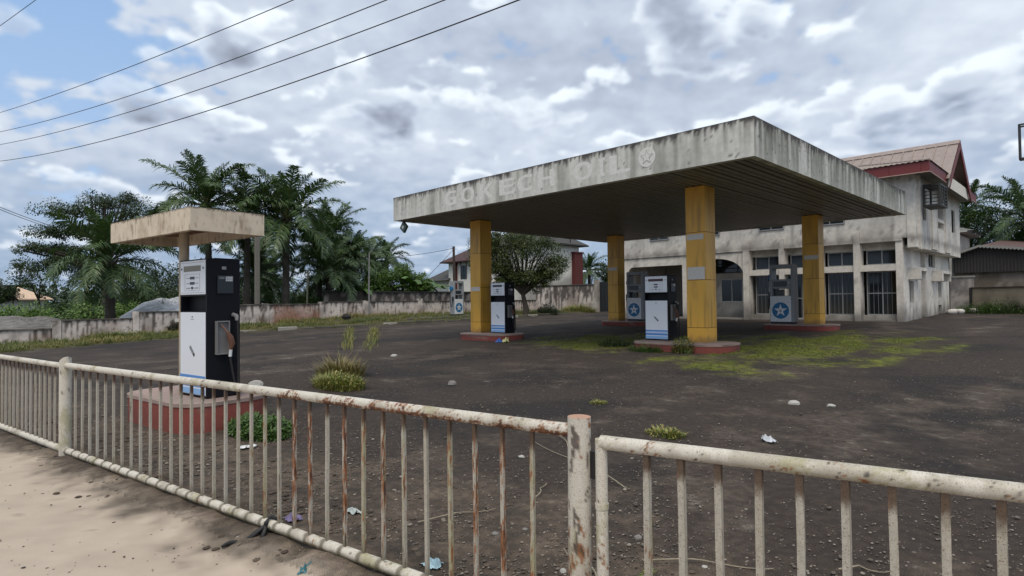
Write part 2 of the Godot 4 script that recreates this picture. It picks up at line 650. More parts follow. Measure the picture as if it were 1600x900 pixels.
# ---------------------------------------------------------------- forecourt canopy
func make_canopy() -> void:
	var x0 := 12.40
	var x1 := 25.49
	var z0 := -18.56
	var z1 := -5.19
	var yb := 4.668
	var yt := 5.518
	var o := thing("station_canopy", "broad flat concrete forecourt canopy on four yellow pillars, stained fascia with faded letters", "canopy")
	var paint := func(p: Vector3, nn: Vector3) -> Color:
		var a := p.z if absf(nn.x) > 0.5 else p.x + 50.0
		var c := lin(0.63, 0.63, 0.595)
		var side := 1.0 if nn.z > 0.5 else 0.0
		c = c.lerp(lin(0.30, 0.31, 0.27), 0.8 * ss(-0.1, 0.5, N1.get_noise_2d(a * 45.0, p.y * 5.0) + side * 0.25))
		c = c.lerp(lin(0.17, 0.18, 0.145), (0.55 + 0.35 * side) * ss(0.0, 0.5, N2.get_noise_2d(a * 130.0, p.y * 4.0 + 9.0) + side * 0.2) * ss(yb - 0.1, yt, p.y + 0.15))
		c = c.lerp(lin(0.055, 0.05, 0.05), 0.95 * streak(a, p.y + 0.07 * N2.get_noise_2d(a * 300.0, p.y * 300.0), yt, 0.34 + 0.14 * side))
		c = c.lerp(lin(0.58, 0.58, 0.54), 0.6 * ss(0.35, 0.6, N2.get_noise_2d(a * 170.0 + 70.0, p.y * 3.0)))
		c = c.lerp(lin(0.06, 0.055, 0.05), 0.7 * ss(0.50, 0.60, N2.get_noise_2d(a * 260.0, p.y * 260.0)))
		if p.y > yt - 0.035:
			c = c.lerp(lin(0.085, 0.085, 0.09), 0.8)
		return c
	var th := 0.16
	for k in 4:
		var mb := MB.new()
		mb.fn = paint
		if k == 0:
			mb.gbox(Vector3(x0, yb, z0), Vector3(x0 + th, yt, z1), 0.05)
		elif k == 1:
			mb.gbox(Vector3(x0 + th, yb, z1 - th), Vector3(x1, yt, z1), 0.05)
		elif k == 2:
			mb.gbox(Vector3(x1 - th, yb, z0), Vector3(x1, yt, z1 - th), 0.2)
		else:
			mb.gbox(Vector3(x0 + th, yb, z0), Vector3(x1 - th, yt, z0 + th), 0.2)
		obj("fascia", mb, M["painted"], o)
	var rb := MB.new()
	rb.box(Vector3(x0 + th, 5.2, z0 + th), Vector3(x1 - th, 5.3, z1 - th))
	obj("roof_slab", rb, M["roof_dark"], o)
	# ribbed ceiling strips
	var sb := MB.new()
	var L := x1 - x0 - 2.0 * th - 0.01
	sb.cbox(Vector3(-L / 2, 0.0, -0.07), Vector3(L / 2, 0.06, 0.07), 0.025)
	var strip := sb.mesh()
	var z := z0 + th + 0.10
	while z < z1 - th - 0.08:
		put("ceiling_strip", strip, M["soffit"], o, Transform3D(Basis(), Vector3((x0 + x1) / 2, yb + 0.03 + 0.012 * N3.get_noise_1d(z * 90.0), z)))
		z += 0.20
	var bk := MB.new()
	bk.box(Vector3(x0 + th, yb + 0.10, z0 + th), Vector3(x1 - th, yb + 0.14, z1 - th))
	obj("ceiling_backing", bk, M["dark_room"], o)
	# traces of removed letters
	var letters := [["G", 704.0], ["O", 731.0], ["K", 760.0], ["E", 792.0], ["C", 821.0], ["H", 854.0], ["O", 912.0], ["I", 942.0], ["L", 970.0]]
	var font := SystemFont.new()
	font.font_names = PackedStringArray(["Droid Sans"])
	font.font_weight = 700
	for l in letters:
		var q := (float(l[1]) - 800.0) / 932.4
		var zz := -x0 * (1.0 - q) / (1.0 + q)
		var tm := TextMesh.new()
		tm.text = l[0]
		tm.font = font
		tm.font_size = 64
		tm.pixel_size = 0.01
		tm.depth = 0.006
		var bb := tm.get_aabb()
		var hgt := 0.47 / maxf(bb.size.y, 0.01)
		var wid := (0.62 if l[0] != "I" else 0.2) / maxf(bb.size.x, 0.01)
		var bs := Basis(Vector3(0, 0, wid), Vector3(0, hgt, 0), Vector3(-1, 0, 0))
		var ctr := bb.position + bb.size * 0.5
		put("letter_trace", tm, M["ghost"], o, Transform3D(bs, Vector3(x0 + 0.002, 5.085, zz) - bs * Vector3(ctr.x, ctr.y, 0)))
	var disc := MB.new()
	var pd := PackedVector2Array()
	for k in 36:
		pd.append(Vector2(cos(TAU * k / 36), sin(TAU * k / 36)) * 0.235)
	var face := Transform3D(Basis(Vector3(0, 0, 1), Vector3(-1, 0, 0), Vector3(0, -1, 0)), Vector3(x0, 5.10, -7.79))
	disc.prism(pd, -0.01, 0.007, face)
	var dm := obj("emblem_trace", disc, M["ghost"], o)
	var st := MB.new()
	st.prism(star_poly(0.19, 0.085), 0.0, 0.011, face)
	obj("star", st, mat("ghost_dark", lin(0.40, 0.41, 0.38), 0.9, "plaster", 0.3), dm)
	var st2 := MB.new()
	st2.prism(star_poly(0.155, 0.066), 0.0, 0.014, face)
	obj("star", st2, M["ghost"], dm)
	# pillars clad in yellow panels
	var spots := [Vector3(14.98, 0, -16.65), Vector3(14.98, 0, -7.78), Vector3(23.28, 0, -16.38), Vector3(23.33, 0, -7.68)]
	var sides := ["left front", "right front", "left rear", "right rear"]
	for k in 4:
		var at: Vector3 = spots[k]
		var y0 := SLOPE * at.x + 0.19
		var core := MB.new()
		core.box(Vector3(-0.265, y0, -0.265) + at, Vector3(0.265, yb + 0.05, 0.265) + at)
		var pil := obj("pillar", core, M["joint"], o)
		tag(pil, "%s yellow clad pillar of the canopy" % sides[k])
		var cuts := [y0, y0 + 0.40, y0 + 1.67, y0 + 2.94, yb + 0.02]
		for q in 4:
			var pb := MB.new()
			pb.fn = func(p: Vector3, nn: Vector3) -> Color:
				var a := p.x + p.z
				var c := lin(0.78, 0.43, 0.062)
				c = c.lerp(lin(0.60, 0.32, 0.055), 0.8 * ss(-0.1, 0.5, N1.get_noise_2d(a * 60.0, p.y * 20.0)))
				c = c.lerp(lin(0.30, 0.17, 0.06), 0.55 * ss(0.12, 0.5, N2.get_noise_2d(a * 240.0, p.y * 9.0)) * ss(0.0, 0.9, (cuts[q + 1] - p.y)))
				c = c.lerp(lin(0.16, 0.10, 0.055), 0.7 * ss(0.25, 0.0, p.y - y0 + 0.12 * N1.get_noise_2d(a * 120.0, p.y * 90.0)))
				return c
			pb.gbox(Vector3(-0.28, cuts[q] + 0.006, -0.28) + at, Vector3(0.28, cuts[q + 1] - 0.006, 0.28) + at, 0.05)
			obj("cladding_panel", pb, M["clad"], pil)
		var notes := [[[0, 0.0, 1.62]], [[0, -0.01, 2.82], [1, 0.0, 1.85]], [[0, 0.0, 2.42]], [[0, 0.02, 2.45]]]
		for nt in notes[k]:
			var nb := MB.new()
			var hh: float = 0.075 if nt[0] == 0 else 0.165
			var ww: float = 0.24 if nt[0] == 0 else 0.25
			var y := y0 + float(nt[2])
			nb.box(Vector3(at.x - 0.2835, y - hh, at.z + nt[1] - ww), Vector3(at.x - 0.279, y + hh, at.z + nt[1] + ww))
			var no := obj("paper_notice", nb, M["paper"], pil)
			tag(no, "blank white paper notice")
	# hooks and a small lamp under the edge
	for hk in [Vector3(22.5, yb, -18.5), Vector3(25.3, yb, -17.3)]:
		var hb := MB.new()
		hb.tube([hk, hk + Vector3(0, -0.2, 0.0)], [0.02, 0.02], 6)
		obj("ceiling_hook", hb, M["cage"], o)
	var lp := thing("square_floodlight", "small square green rimmed lamp hung under the far left canopy corner", "lamp", Vector3(12.72, yb - 0.02, -18.35))
	var tl := Transform3D(Basis(Vector3(0, 0, 1), Vector3(-1, 0, 0), Vector3(0, -1, 0)).rotated(Vector3(1, 0, 0), 0.72), Vector3(0, -0.20, 0))
	var ring := MB.new()
	ring.box(Vector3(-0.15, -0.05, -0.15), Vector3(0.15, 0.05, 0.15), tl)
	obj("housing", ring, mat("lamp_green", lin(0.07, 0.12, 0.10), 0.5), lp)
	var gl := MB.new()
	var pg := PackedVector2Array()
	for k in 16:
		pg.append(Vector2(cos(TAU * k / 16), sin(TAU * k / 16)) * 0.065)
	gl.prism(pg, 0.05, 0.062, tl)
	obj("lens", gl, mat("lens", lin(0.75, 0.78, 0.75), 0.15), lp)
	var br := MB.new()
	br.tube([Vector3(0, 0.02, 0), Vector3(0, -0.06, 0)], [0.02, 0.02], 6)
	obj("bracket", br, M["cage"], lp)


func star_poly(ro: float, ri: float) -> PackedVector2Array:
	var p := PackedVector2Array()
	for k in 10:
		var r := ro if k % 2 == 0 else ri
		p.append(Vector2(sin(TAU * k / 10), -cos(TAU * k / 10)) * r)
	return p


# ---------------------------------------------------------------- two-storey office
func plaster_fn(p: Vector3, nn: Vector3) -> Color:
	var a := p.z * 1.0 if absf(nn.x) > 0.5 else p.x + 31.0
	var c := lin(0.78, 0.74, 0.67)
	c = c.lerp(lin(0.54, 0.51, 0.465), 0.7 * ss(-0.05, 0.5, N1.get_noise_2d(a * 22.0, p.y * 14.0)))
	# damp at the foot
	c = c.lerp(lin(0.13, 0.125, 0.12), 0.8 * ss(1.5, 0.7, p.y + 0.55 * N1.get_noise_2d(a * 40.0, p.y * 18.0)))
	# algae on the ledge band
	c = c.lerp(lin(0.16, 0.145, 0.14), 0.75 * ss(0.45, 0.0, absf(p.y - 4.12) + 0.28 * N1.get_noise_2d(a * 50.0, p.y * 30.0) + 0.1))
	# streaks
	c = c.lerp(lin(0.20, 0.19, 0.175), 0.5 * ss(0.25, 0.65, N2.get_noise_2d(a * 90.0, p.y * 3.5)))
	c = c.lerp(lin(0.10, 0.09, 0.09), 0.5 * ss(0.42, 0.6, N2.get_noise_2d(a * 150.0, p.y * 60.0)))
	return c


func slab(o: Node, called: String, lo: Vector3, hi: Vector3, step := 0.22) -> MeshInstance3D:
	var mb := MB.new()
	mb.fn = plaster_fn
	mb.gbox(lo, hi, step)
	return obj(called, mb, M["painted"], o)


# a window in the plane x (facing -x) or in the plane z (facing +z)
func window(o: Node, facing_x: bool, plane: float, a0: float, a1: float, y0: float, y1: float, cols: int, rows: Array, bars := 0, frame := "alu", name_ := "window") -> MeshInstance3D:
	var t := Transform3D(Basis(Vector3(0, 0, 1), Vector3(0, 1, 0), Vector3(-1, 0, 0)), Vector3(plane, 0, 0)) if facing_x else Transform3D(Basis(), Vector3(0, 0, plane))
	var fb := MB.new()
	var w := 0.045
	fb.box(Vector3(a0, y0, -0.03), Vector3(a1, y0 + w, 0.03), t)
	fb.box(Vector3(a0, y1 - w, -0.03), Vector3(a1, y1, 0.03), t)
	fb.box(Vector3(a0, y0 + w, -0.03), Vector3(a0 + w, y1 - w, 0.03), t)
	fb.box(Vector3(a1 - w, y0 + w, -0.03), Vector3(a1, y1 - w, 0.03), t)
	var root := obj(name_, fb, M[frame], o)
	for k in range(1, cols):
		var mb := MB.new()
		var x := lerpf(a0, a1, float(k) / cols)
		mb.box(Vector3(x - 0.02, y0 + w, -0.025), Vector3(x + 0.02, y1 - w, 0.025), t)
		obj("mullion", mb, M[frame], root)
	for r in rows:
		var mb := MB.new()
		var y := lerpf(y0, y1, float(r))
		mb.box(Vector3(a0 + w, y - 0.02, -0.022), Vector3(a1 - w, y + 0.02, 0.022), t)
		obj("transom", mb, M[frame], root)
	for k in cols:
		var mb := MB.new()
		mb.box(Vector3(lerpf(a0 + w, a1 - w, float(k) / cols), y0 + w, -0.012), Vector3(lerpf(a0 + w, a1 - w, float(k + 1) / cols), y1 - w, -0.004), t)
		obj("pane", mb, M["glass"], root)
	for k in bars:
		var mb := MB.new()
		var x := lerpf(a0, a1, (k + 0.5) / bars)
		mb.box(Vector3(x - 0.008, y0 + w, 0.0), Vector3(x + 0.008, y1 - w, 0.012), t)
		obj("burglar_bar", mb, M["zinc"], root)
	return root


func make_building() -> void:
	var o := thing("office_building", "stained cream two storey office with red eaves behind the canopy", "building")
	var X := 29.0
	var zr := -6.05
	var zl := -19.95
	var XB := 39.2
	var yl := 4.02
	# floor slab and dark inside
	slab(o, "plinth", Vector3(X + 0.05, 0.3, zl + 0.05), Vector3(XB - 0.05, 0.70, zr - 0.05), 1.0)
	var inn := MB.new()
	inn.box(Vector3(X + 4.2, 0.7, zl + 0.3), Vector3(X + 4.3, 4.0, zr - 0.3))
	obj("inner_wall", inn, mat("dim_plaster", lin(0.36, 0.34, 0.31), 0.9, "plaster", 1.3), o)
	# front, ground floor
	slab(o, "pier", Vector3(X, 0.4, zl), Vector3(X + 0.35, yl, -19.57))
	slab(o, "lintel", Vector3(X, 3.52, -19.57), Vector3(X + 0.35, yl, -15.9))
	slab(o, "pier", Vector3(X, 0.4, -16.15), Vector3(X + 0.35, 3.52, -15.75))
	var rc := MB.new()
	rc.fn = plaster_fn
	for k in 6:
		var a0 := PI * 0.5 * k / 6
		var a1 := PI * 0.5 * (k + 1) / 6
		var r := 0.35
		var zc := -19.57 + r
		rc.quad(Vector3(X + 0.001, 3.521, zc - r * sin(a0)), Vector3(X + 0.001, 3.521 - r + r * cos(a0), zc - r * sin(a0)), Vector3(X + 0.001, 3.521 - r + r * cos(a1), zc - r * sin(a1)), Vector3(X + 0.001, 3.521, zc - r * sin(a1)))
	obj("corner_fillet", rc, M["painted"], o)
	# arch
	var ab := MB.new()
	ab.fn = plaster_fn
	var zc := -14.27
	var hw := 1.48
	var steps := 28
	for k in steps:
		var a0 := PI * k / steps
		var a1 := PI * (k + 1) / steps
		var p0 := Vector2(zc - hw * cos(a0), 2.62 + 1.1 * pow(sin(a0), 0.75))
		var p1 := Vector2(zc - hw * cos(a1), 2.62 + 1.1 * pow(maxf(sin(a1), 0.0), 0.75))
		ab.quad(Vector3(X, p0.y, p0.x), Vector3(X, p1.y, p1.x), Vector3(X, yl, p1.x), Vector3(X, yl, p0.x))
		ab.quad(Vector3(X, p1.y, p1.x), Vector3(X, p0.y, p0.x), Vector3(X + 0.35, p0.y, p0.x), Vector3(X + 0.35, p1.y, p1.x))
	obj("arch", ab, M["painted"], o)
	slab(o, "porch_wall", Vector3(X + 1.9, 0.65, -15.9), Vector3(X + 2.1, yl, -12.4))
	window(o, true, X + 1.87, -14.87, -13.67, 1.5, 2.73, 2, [], 0, "panel_white")
	window(o, true, X + 1.87, -15.4, -13.2, 3.05, 3.8, 3, [0.33, 0.66], 0, "cage")
	slab(o, "pier", Vector3(X - 0.10, 0.4, -12.79), Vector3(X + 0.35, 4.55, -12.5))
	slab(o, "porch_wall", Vector3(X + 0.35, 0.65, -12.78), Vector3(X + 1.9, yl, -12.55))
	# glazed bays
	var edges := [[-12.5, -11.06], [-10.83, -9.42], [-9.19, -7.88], [-7.63, -6.30]]
	for pz in [[-11.06, -10.83], [-9.42, -9.19], [-7.88, -7.63]]:
		slab(o, "pier", Vector3(X - 0.08, 0.4, pz[0]), Vector3(X + 0.5, 4.5, pz[1]))
	slab(o, "pier", Vector3(X - 0.02, 0.4, -6.30), Vector3(X + 0.4, yl, zr))
	for k in 4:
		var a: float = edges[k][0]
		var b: float = edges[k][1]
		slab(o, "beam", Vector3(X, 2.79, a), Vector3(X + 0.5, 3.06, b))
		slab(o, "window_head", Vector3(X + 0.36, 3.72, a), Vector3(X + 0.5, yl, b))
		var up := window(o, true, X + 0.44, a + 0.13, b, 3.07, 3.72, 2, [], 0, "alu")
		tag(up, "clerestory window over the beam")
		if k != 1:
			slab(o, "sill_wall", Vector3(X + 0.30, 0.4, a), Vector3(X + 0.5, 0.90, b))
			window(o, true, X + 0.42, a + 0.13, b, 0.90, 2.79, 2, [0.5], 7, "alu")
		else:
			var d := window(o, true, X + 0.42, -10.1, b - 0.25, 0.70, 2.79, 1, [0.46], 0, "panel_white", "door")
			tag(d, "white framed glass door")
			window(o, true, X + 0.42, a, -10.14, 0.70, 2.79, 1, [0.46], 4, "alu")
	# upper storey: floor ledge and walls
	slab(o, "ledge", Vector3(X - 0.06, yl, zl), Vector3(X + 0.5, yl + 0.12, zr), 0.12)
	slab(o, "upper_wall", Vector3(X, yl + 0.12, zl), Vector3(X + 0.25, 6.9, zr + 0.3), 0.13)
	for bz in [[-18.1, -16.9], [-15.2, -14.0], [-12.0, -10.8], [-9.4, -8.2]]:
		window(o, true, X - 0.035, bz[0], bz[1], 4.93, 6.15, 2, [0.6], 0, "alu")
	slab(o, "corner_pillar", Vector3(X - 0.05, 3.72, -5.86), Vector3(X + 0.40, 6.9, -5.56), 0.13)
	# back and left walls
	slab(o, "rear_wall", Vector3(XB - 0.25, 0.4, zl), Vector3(XB, 6.9, zr), 0.5)
	slab(o, "left_wall", Vector3(X + 0.36, 0.4, zl), Vector3(XB - 0.26, 6.9, zl + 0.25), 0.5)
	# right side, ground floor, with slots and window hoods
	var s := zr
	for w in [[X + 0.4, 30.05, 0.4, 3.75], [30.05, 30.85, 0.4, 1.42], [30.05, 30.85, 2.35, 3.75], [30.85, 32.25, 0.4, 3.75], [33.2, 33.95, 0.4, 3.75], [33.95, 35.5, 0.4, 3.08], [33.95, 35.5, 3.75, 3.8], [35.5, 36.05, 0.4, 3.75], [36.05, 36.9, 0.4, 0.75], [36.05, 36.9, 1.25, 1.62], [36.05, 36.9, 2.42, 3.75], [36.9, XB - 0.01, 0.4, 3.75]]:
		slab(o, "side_wall", Vector3(w[0], w[2], s - 0.25), Vector3(w[1], w[3], s), 0.18)
	slab(o, "slot_wall", Vector3(32.25, 0.4, s - 0.45), Vector3(33.2, 3.75, s - 0.3), 0.2)
	window(o, false, s - 0.15, 30.05, 30.85, 1.42, 2.35, 2, [], 3, "alu")
	window(o, false, s - 0.12, 33.95, 35.5, 3.08, 3.75, 3, [], 0, "alu")
	window(o, false, s - 0.18, 36.05, 36.9, 1.62, 2.42, 1, [], 0, "cage")
	window(o, false, s - 0.18, 36.05, 36.9, 0.75, 1.25, 1, [], 0, "cage")
	for h in [[29.85, 31.35], [34.6, 36.95]]:
		slab(o, "window_hood", Vector3(h[0], 2.42, s), Vector3(h[0] + 0.35, 2.92, s + 0.42), 0.2)
		slab(o, "window_hood", Vector3(h[0] + 0.35, 2.78, s), Vector3(h[1], 2.92, s + 0.42), 0.2)
		slab(o, "window_hood", Vector3(h[1], 2.42, s), Vector3(h[1] + 0.15, 2.92, s + 0.38), 0.2)
	# right side, upper storey, carried out on brackets
	var u := -5.56
	slab(o, "upper_floor", Vector3(X + 0.40, 3.72, s - 0.3), Vector3(XB, 3.84, u), 0.3)
	for w in [[X + 0.4, 30.35, 3.84, 6.9], [30.35, 31.0, 3.84, 4.95], [30.35, 31.0, 6.1, 6.9], [31.0, 33.2, 3.84, 6.9], [34.9, 36.9, 3.84, 6.9], [36.9, 37.8, 3.84, 4.9], [36.9, 37.8, 6.05, 6.9], [37.8, XB, 3.84, 6.9], [33.2, 34.9, 3.84, 4.85], [33.2, 34.9, 5.15, 5.3]]:
		slab(o, "upper_side_wall", Vector3(w[0], w[2], u - 0.22), Vector3(w[1], w[3], u), 0.18)
	var ar := MB.new()
	ar.fn = plaster_fn
	for k in 14:
		var a0 := PI * k / 14
		var a1 := PI * (k + 1) / 14
		var q0 := Vector2(34.05 - 0.85 * cos(a0), 5.75 + 0.8 * sin(a0))
		var q1 := Vector2(34.05 - 0.85 * cos(a1), 5.75 + 0.8 * sin(a1))
		ar.quad(Vector3(q0.x, q0.y, u), Vector3(q1.x, q1.y, u), Vector3(q1.x, 6.9, u), Vector3(q0.x, 6.9, u))
		ar.quad(Vector3(q1.x, q1.y, u), Vector3(q0.x, q0.y, u), Vector3(q0.x, q0.y, u - 0.22), Vector3(q1.x, q1.y, u - 0.22))
	obj("side_arch", ar, M["painted"], o)
	var dk := MB.new()
	dk.box(Vector3(33.0, 4.7, u - 1.3), Vector3(35.1, 6.9, u - 1.2))
	obj("balcony_back", dk, M["dark_room"], o)
	for p in [[29.42, 29.75], [31.9, 33.1], [35.0, 36.3]]:
		slab(o, "pilaster", Vector3(p[0], 3.66 if p[1] - p[0] < 0.5 else 3.78, u), Vector3(p[1], 6.88, u + 0.07), 0.18)
	window(o, false, u - 0.1, 30.35, 31.0, 4.95, 6.1, 2, [], 0, "alu")
	window(o, false, u - 0.1, 36.9, 37.8, 4.9, 6.05, 2, [], 0, "cage")
	# caged air-conditioner box
	var cg := thing("window_cage", "dark barred steel cage bracketed to the office's upper corner window", "cage", Vector3(30.35, 5.42, u + 0.14))
	var cx := 1.45
	var cz := 0.62
	var ch := 0.84
	var f1 := MB.new()
	for k in 3:
		var y := ch * k / 2.0
		if k == 1:
			continue
		f1.box(Vector3(-cx / 2, y, 0), Vector3(cx / 2, y + 0.07, cz))
	for k in 4:
		var xx := -cx / 2 if k & 1 else cx / 2 - 0.07
		var z9 := 0.0 if k & 2 else cz - 0.07
		f1.box(Vector3(xx, 0.07, z9), Vector3(xx + 0.07, ch, z9 + 0.07))
	obj("frame", f1, M["cage"], cg)
	for k in 5:
		var bb := MB.new()
		var y := 0.16 + k * 0.145
		bb.box(Vector3(-cx / 2 + 0.07, y, cz - 0.05), Vector3(cx / 2 - 0.07, y + 0.035, cz - 0.02))
		obj("bar", bb, M["cage"], cg)
		var b2 := MB.new()
		b2.box(Vector3(-cx / 2 + 0.02, y, 0.07), Vector3(-cx / 2 + 0.05, y + 0.035, cz - 0.07))
		obj("bar", b2, M["cage"], cg)
	for k in 2:
		var bb := MB.new()
		var x9 := -cx / 2 + 0.35 + k * 0.42
		bb.box(Vector3(x9, 0.07, cz - 0.02), Vector3(x9 + 0.06, ch, cz + 0.005))
		obj("bar", bb, M["cage"], cg)
	# roof: shallow skirt with red fascia boards, steep ribbed gable above
	var e0 := Vector3(28.25, 0, -20.6)
	var e1 := Vector3(39.95, 0, -4.92)
	var yt := 7.06
	var sf := MB.new()
	sf.box(Vector3(e0.x + 0.05, 6.74, e0.z + 0.05), Vector3(e1.x - 0.05, 6.80, e1.z - 0.05))
	obj("soffit", sf, mat("soffit_paint", lin(0.33, 0.315, 0.28), 0.9, "plaster", 2.0), o)
	# fascia boards
	var n := 0
	var zz := e0.z
	while zz < e1.z - 0.02:
		var fb := MB.new()
		var z2 := minf(zz + 1.1, e1.z)
		fb.cbox(Vector3(e0.x, 6.64, zz + 0.004), Vector3(e0.x + 0.04, yt, z2 - 0.004), 0.004)
		obj("fascia_board", fb, M["red_board"], o)
		zz += 1.1
	for seg in [[e0.x + 0.05, 31.7], [37.1, e1.x]]:
		var xx: float = seg[0]
		while xx < seg[1] - 0.02:
			var fb := MB.new()
			var x2 := minf(xx + 1.15, seg[1])
			fb.cbox(Vector3(xx + 0.004, 6.64, e1.z - 0.04), Vector3(x2 - 0.004, yt, e1.z), 0.004)
			obj("fascia_board", fb, M["red_board"], o)
			xx += 1.15
	var tr := MB.new()
	tr.box(Vector3(e0.x - 0.02, 6.61, e0.z), Vector3(e0.x + 0.03, 6.64, e1.z))
	tr.box(Vector3(e0.x + 0.03, 6.61, e1.z - 0.03), Vector3(31.7, 6.64, e1.z + 0.02))
	tr.box(Vector3(37.1, 6.61, e1.z - 0.03), Vector3(e1.x, 6.64, e1.z + 0.02))
	obj("drip_edge", tr, mat("pale_edge", lin(0.42, 0.30, 0.25), 0.6), o)
	# skirt slopes, corrugated: strips run up the slope
	var sk := MB.new()
	var zq := e0.z
	while zq < e1.z - 0.01:
		var z2 := minf(zq + 0.10, e1.z)
		var k0 := minf(1.0, (e1.z - zq) / 3.4)
		var k1 := minf(1.0, (e1.z - z2) / 3.4)
		var w0 := 0.03 if int(round((zq - e0.z) / 0.10)) % 2 == 0 else 0.0
		var w1 := 0.03 - w0
		sk.quad(Vector3(e0.x - 0.06, yt + w0, zq), Vector3(e0.x - 0.06, yt + w1, z2), Vector3(e0.x + 3.6 * k1, yt + 0.84 * k1 + w1, z2), Vector3(e0.x + 3.6 * k0, yt + 0.84 * k0 + w0, zq))
		zq += 0.10
	obj("skirt_roof", sk, M["roof_old"], o)
	var sk2 := MB.new()
	sk2.quad(Vector3(e0.x, yt + 0.01, e1.z + 0.05), Vector3(e1.x, yt + 0.01, e1.z + 0.05), Vector3(e1.x - 3.6, yt + 0.85, e1.z - 3.4), Vector3(e0.x + 3.6, yt + 0.85, e1.z - 3.4))
	sk2.quad(Vector3(e1.x, yt + 0.01, e1.z), Vector3(e1.x, yt + 0.01, e0.z), Vector3(e1.x - 3.6, yt + 0.85, e0.z), Vector3(e1.x - 3.6, yt + 0.85, e1.z - 3.4))
	obj("skirt_roof", sk2, M["roof_old"], o)
	var hp := MB.new()
	hp.tube([Vector3(e0.x, yt + 0.03, e1.z), Vector3(e0.x + 3.6, yt + 0.88, e1.z - 3.4)], [0.05, 0.05], 6)
	obj("hip_cap", hp, M["roof_sheet"], o)
	# steep gable
	var gx := 34.4
	var gyr := 8.95
	var hwid := 2.75
	var gz := e1.z + 0.12
	var gzl := -19.0
	var dirf := Vector3(-hwid, -2.15, 0)
	for sd in [-1.0, 1.0]:
		var q := gz
		while q > gzl:
			var pb := MB.new()
			var top := Vector3(gx, gyr, q)
			var dn := Vector3(sd * hwid, -2.15, 0)
			var nrm := Vector3(sd * 2.15, hwid, 0).normalized()
			pb.quado(top, top + dn, top + dn + Vector3(0, 0, -0.44), top + Vector3(0, 0, -0.44), Vector3(gx, 6, q))
			# standing rib
			var a := top + Vector3(0, 0, -0.40)
			pb.quado(a + nrm * 0.035, a + dn + nrm * 0.035, a + dn + nrm * 0.035 + Vector3(0, 0, -0.04), a + nrm * 0.035 + Vector3(0, 0, -0.04), Vector3(gx, 6, q))
			pb.quad(a, a + nrm * 0.035, a + dn + nrm * 0.035, a + dn)
			obj("roof_sheet", pb, M["roof_sheet"], o)
			q -= 0.44
	var rg := MB.new()
	rg.quado(Vector3(gx, gyr + 0.04, gz + 0.03), Vector3(gx - 0.3, gyr - 0.19, gz + 0.03), Vector3(gx - 0.3, gyr - 0.19, gzl), Vector3(gx, gyr + 0.04, gzl), Vector3(gx, 6, -10))
	rg.quado(Vector3(gx, gyr + 0.04, gz + 0.03), Vector3(gx + 0.3, gyr - 0.19, gz + 0.03), Vector3(gx + 0.3, gyr - 0.19, gzl), Vector3(gx, gyr + 0.04, gzl), Vector3(gx, 6, -10))
	obj("ridge_cap", rg, M["roof_sheet"], o)
	for sd in [-1.0, 1.0]:
		var vb := MB.new()
		var p := Vector3(gx, gyr + 0.02, gz + 0.03)
		var q := p + Vector3(sd * (hwid + 0.08), -2.2, 0)
		vb.quado(p, q, q + Vector3(0, -0.42, 0), p + Vector3(0, -0.42, 0), p + Vector3(0, -1, -5))
		vb.quado(p + Vector3(0, -0.42, 0), q + Vector3(0, -0.42, 0), q + Vector3(0, -0.42, -0.05), p + Vector3(0, -0.42, -0.05), p + Vector3(0, 1, 0))
		obj("verge_board", vb, M["red_board"], o)
	var gb := MB.new()
	gb.fn = plaster_fn
	gb.tri(Vector3(gx - hwid, 6.8, gz - 0.5), Vector3(gx + hwid, 6.8, gz - 0.5), Vector3(gx, gyr - 0.1, gz - 0.5))
	gb.quad(Vector3(31.75, 6.45, gz - 0.08), Vector3(37.05, 6.45, gz - 0.08), Vector3(37.05, 6.98, gz - 0.08), Vector3(31.75, 6.98, gz - 0.08))
	obj("gable_wall", gb, M["painted"], o)
	var gr := MB.new()
	gr.box(Vector3(33.2, 7.25, gz - 0.48), Vector3(35.6, 7.35, gz - 0.3))
	obj("gable_ledge", gr, M["red_board"], o)


# ---------------------------------------------------------------- boundary walls
func wall_fn(p: Vector3, nn: Vector3) -> Color:
	var a := p.x + p.z * 0.7
	var c := lin(0.68, 0.61, 0.57)
	var foot := gy(p.x, -33.3)
	var h := p.y - foot
	c = c.lerp(lin(0.30, 0.22, 0.19), 0.7 * ss(0.1, 0.5, N1.get_noise_2d(a * 8.0, 3.0)))
	c = c.lerp(lin(0.26, 0.235, 0.22), 0.7 * ss(0.0, 0.5, N1.get_noise_2d(a * 30.0, p.y * 22.0)))
	c = c.lerp(lin(0.075, 0.065, 0.06), 0.9 * ss(0.16, 0.42, N2.get_noise_2d(a * 170.0, p.y * 22.0) * 0.8 + 0.35 * N1.get_noise_2d(a * 14.0, 9.0) + 0.42 * ss(0.55, 1.15, h)))
	c = c.lerp(lin(0.30, 0.13, 0.085), 0.75 * ss(14.2, 14.4, p.x) * ss(17.2, 17.0, p.x) * ss(1.3, 0.2, h + 0.6 * N1.get_noise_2d(a * 30.0, p.y * 20.0)))
	c = c.lerp(lin(0.22, 0.12, 0.06), 0.5 * ss(0.6, 0.0, h) * ss(-0.2, 0.4, N1.get_noise_2d(a * 18.0, 50.0)))
	c = c.lerp(lin(0.05, 0.045, 0.04), 0.7 * ss(0.4, 0.6, N2.get_noise_2d(a * 140.0, p.y * 140.0)))
	return c


